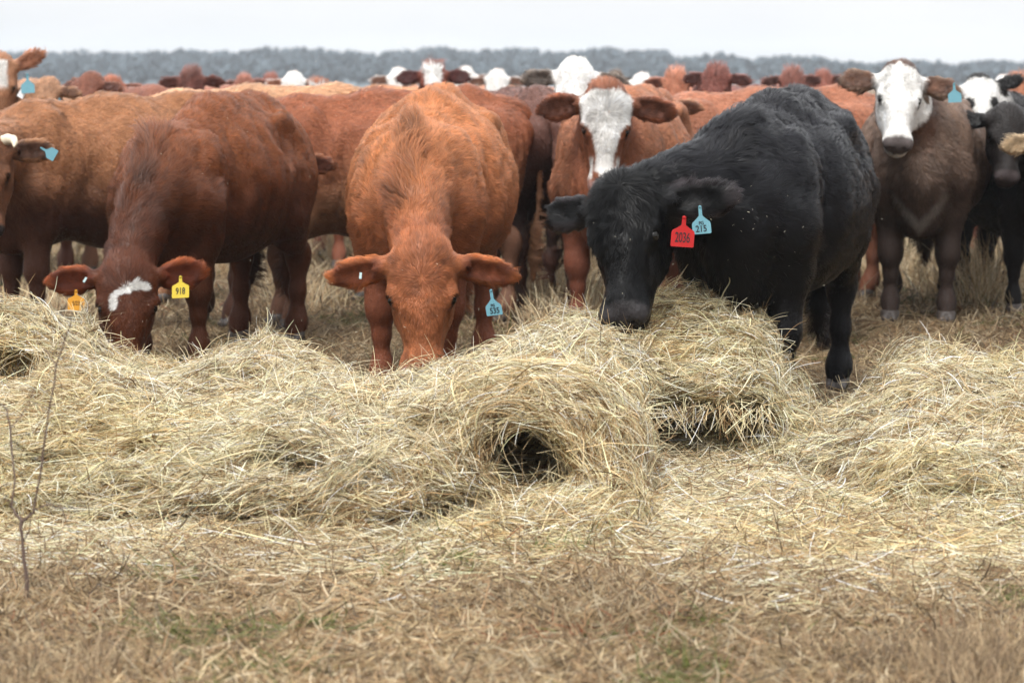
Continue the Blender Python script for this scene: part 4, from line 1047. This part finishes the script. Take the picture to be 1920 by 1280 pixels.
def far_woods():
    rng = np.random.default_rng(17)
    sk = [(-200, 97), (0, 98), (150, 96), (230, 98), (350, 94), (450, 96), (500, 88), (600, 92), (700, 96), (790, 94), (830, 84), (870, 94), (960, 90), (1050, 98), (1130, 90), (1180, 96), (1245, 92), (1262, 110), (1300, 106), (1345, 98), (1400, 112), (1450, 104), (1520, 106), (1560, 114), (1640, 120), (1700, 112), (1780, 122), (1850, 112), (1920, 118), (2120, 116)]
    Yd = 520.
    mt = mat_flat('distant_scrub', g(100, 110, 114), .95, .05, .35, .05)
    # low ridge of land
    xs = np.linspace(-700, 700, 90); ys = [380, 430, 480, 520, 600, 900]; hh = [-.3, .9, 2.6, 3.6, 4.2, 4.0]
    V = []; F = []
    for x in xs:
        px = 960+x*FPX/Yd; top = np.interp(px, [a for a, b in sk], [b for a, b in sk]); sc = np.clip((150-top)/60, .4, 1.2)
        for y, z in zip(ys, hh): V.append((x, y, z*sc if z > 0 else z))
    for i in range(len(xs)-1):
        for j in range(len(ys)-1): a = i*len(ys)+j; F.append((a, a+len(ys), a+len(ys)+1, a+1))
    tag(mesh_obj('hills', V, F, mt), kind='structure')
    mw = mat_flat('winter_woodland', g(80, 91, 97), .95, .05, .2, .15)  # winter grey, with part of the bluish distance haze put into the colour
    P_, Q_ = [], []
    for k in range(1500):
        Y = rng.uniform(400, 560); px = rng.uniform(-250, 2170); x = (px-960)/FPX*Y
        top = np.interp(px, [a for a, b in sk], [b for a, b in sk]); sc = np.clip((150-top)/60, .4, 1.2)
        gz = np.interp(Y, ys, hh)*sc
        zt = CAMH+(150-top)*Y/FPX if Y > 480 else gz+rng.uniform(2.5, 4.2)
        ht = max(zt-gz, 1.5)*rng.uniform(.72, 1.02); wd_ = ht*rng.uniform(.35, .65); n = 70
        d = norm(rng.normal(0, 1, (n, 3)))*rng.random((n, 1))**.4; c = np.array([x, Y, gz+ht*.6])+d*np.array([wd_, wd_, ht*.42])
        a = norm(rng.normal(0, 1, (n, 3))); b = norm(np.cross(a, rng.normal(0, 1, (n, 3)))); s = rng.uniform(.2, .5, (n, 1))
        P_.append(np.stack([c-a*s-b*s, c+a*s-b*s, c+a*s+b*s, c-a*s+b*s], 1).reshape(-1, 3))
    V = np.concatenate(P_); F = np.arange(len(V)).reshape(-1, 4)
    tag(mesh_obj('far_woods', V, F, mw, smooth_sh=False), kind='stuff')
far_woods()
def haze():
    m = bpy.data.materials.new('haze'); m.use_nodes = True; t = m.node_tree; t.nodes.clear()
    v = t.nodes.new('ShaderNodeVolumePrincipled'); v.inputs['Color'].default_value = (.80, .87, .96, 1); v.inputs['Density'].default_value = .00045
    o = t.nodes.new('ShaderNodeOutputMaterial'); t.links.new(v.outputs[0], o.inputs['Volume'])
    x, y0, y1, z0, z1 = 760, -30, 1000, -1.3, 16
    V = [(-x, y0, z0), (x, y0, z0), (x, y1, z0), (-x, y1, z0), (-x, y0, z1), (x, y0, z1), (x, y1, z1), (-x, y1, z1)]
    F = [(0, 3, 2, 1), (4, 5, 6, 7), (0, 1, 5, 4), (1, 2, 6, 5), (2, 3, 7, 6), (3, 0, 4, 7)]
    tag(mesh_obj('haze', V, F, m, smooth_sh=False), kind='stuff')
HAZE = True
if HAZE: haze()

def chaff():
    rng = np.random.default_rng(61); pts = []
    for (px, py, Y, sx, sy, n) in ((560, 260, 10.6, 330, 160, 30), (1450, 430, 9.1, 180, 150, 24), (1170, 470, 8.72, 60, 90, 5), (240, 600, 10.4, 80, 60, 14), (1000, 560, 9.2, 500, 100, 40)):
        for k in range(n):
            c = P(px+rng.normal(0, sx*.5), py+rng.normal(0, sy*.5), Y+rng.uniform(-.5, .1)); d = norm(rng.normal(0, 1, 3))*rng.uniform(.001, .0045)
            pts.append([c-d, c+rng.normal(0, .001, 3), c+d])
    pts = np.array(pts); n = len(pts)
    tag(curves_obj('hay_dust', pts, rng.uniform(.0002, .0005, (n, 1))*np.ones((1, 3)), np.tile(g(232, 224, 200), (n, 1)), M_straw, None, np.tile([0, -.4, .9], (n, 1))), kind='stuff')
chaff()
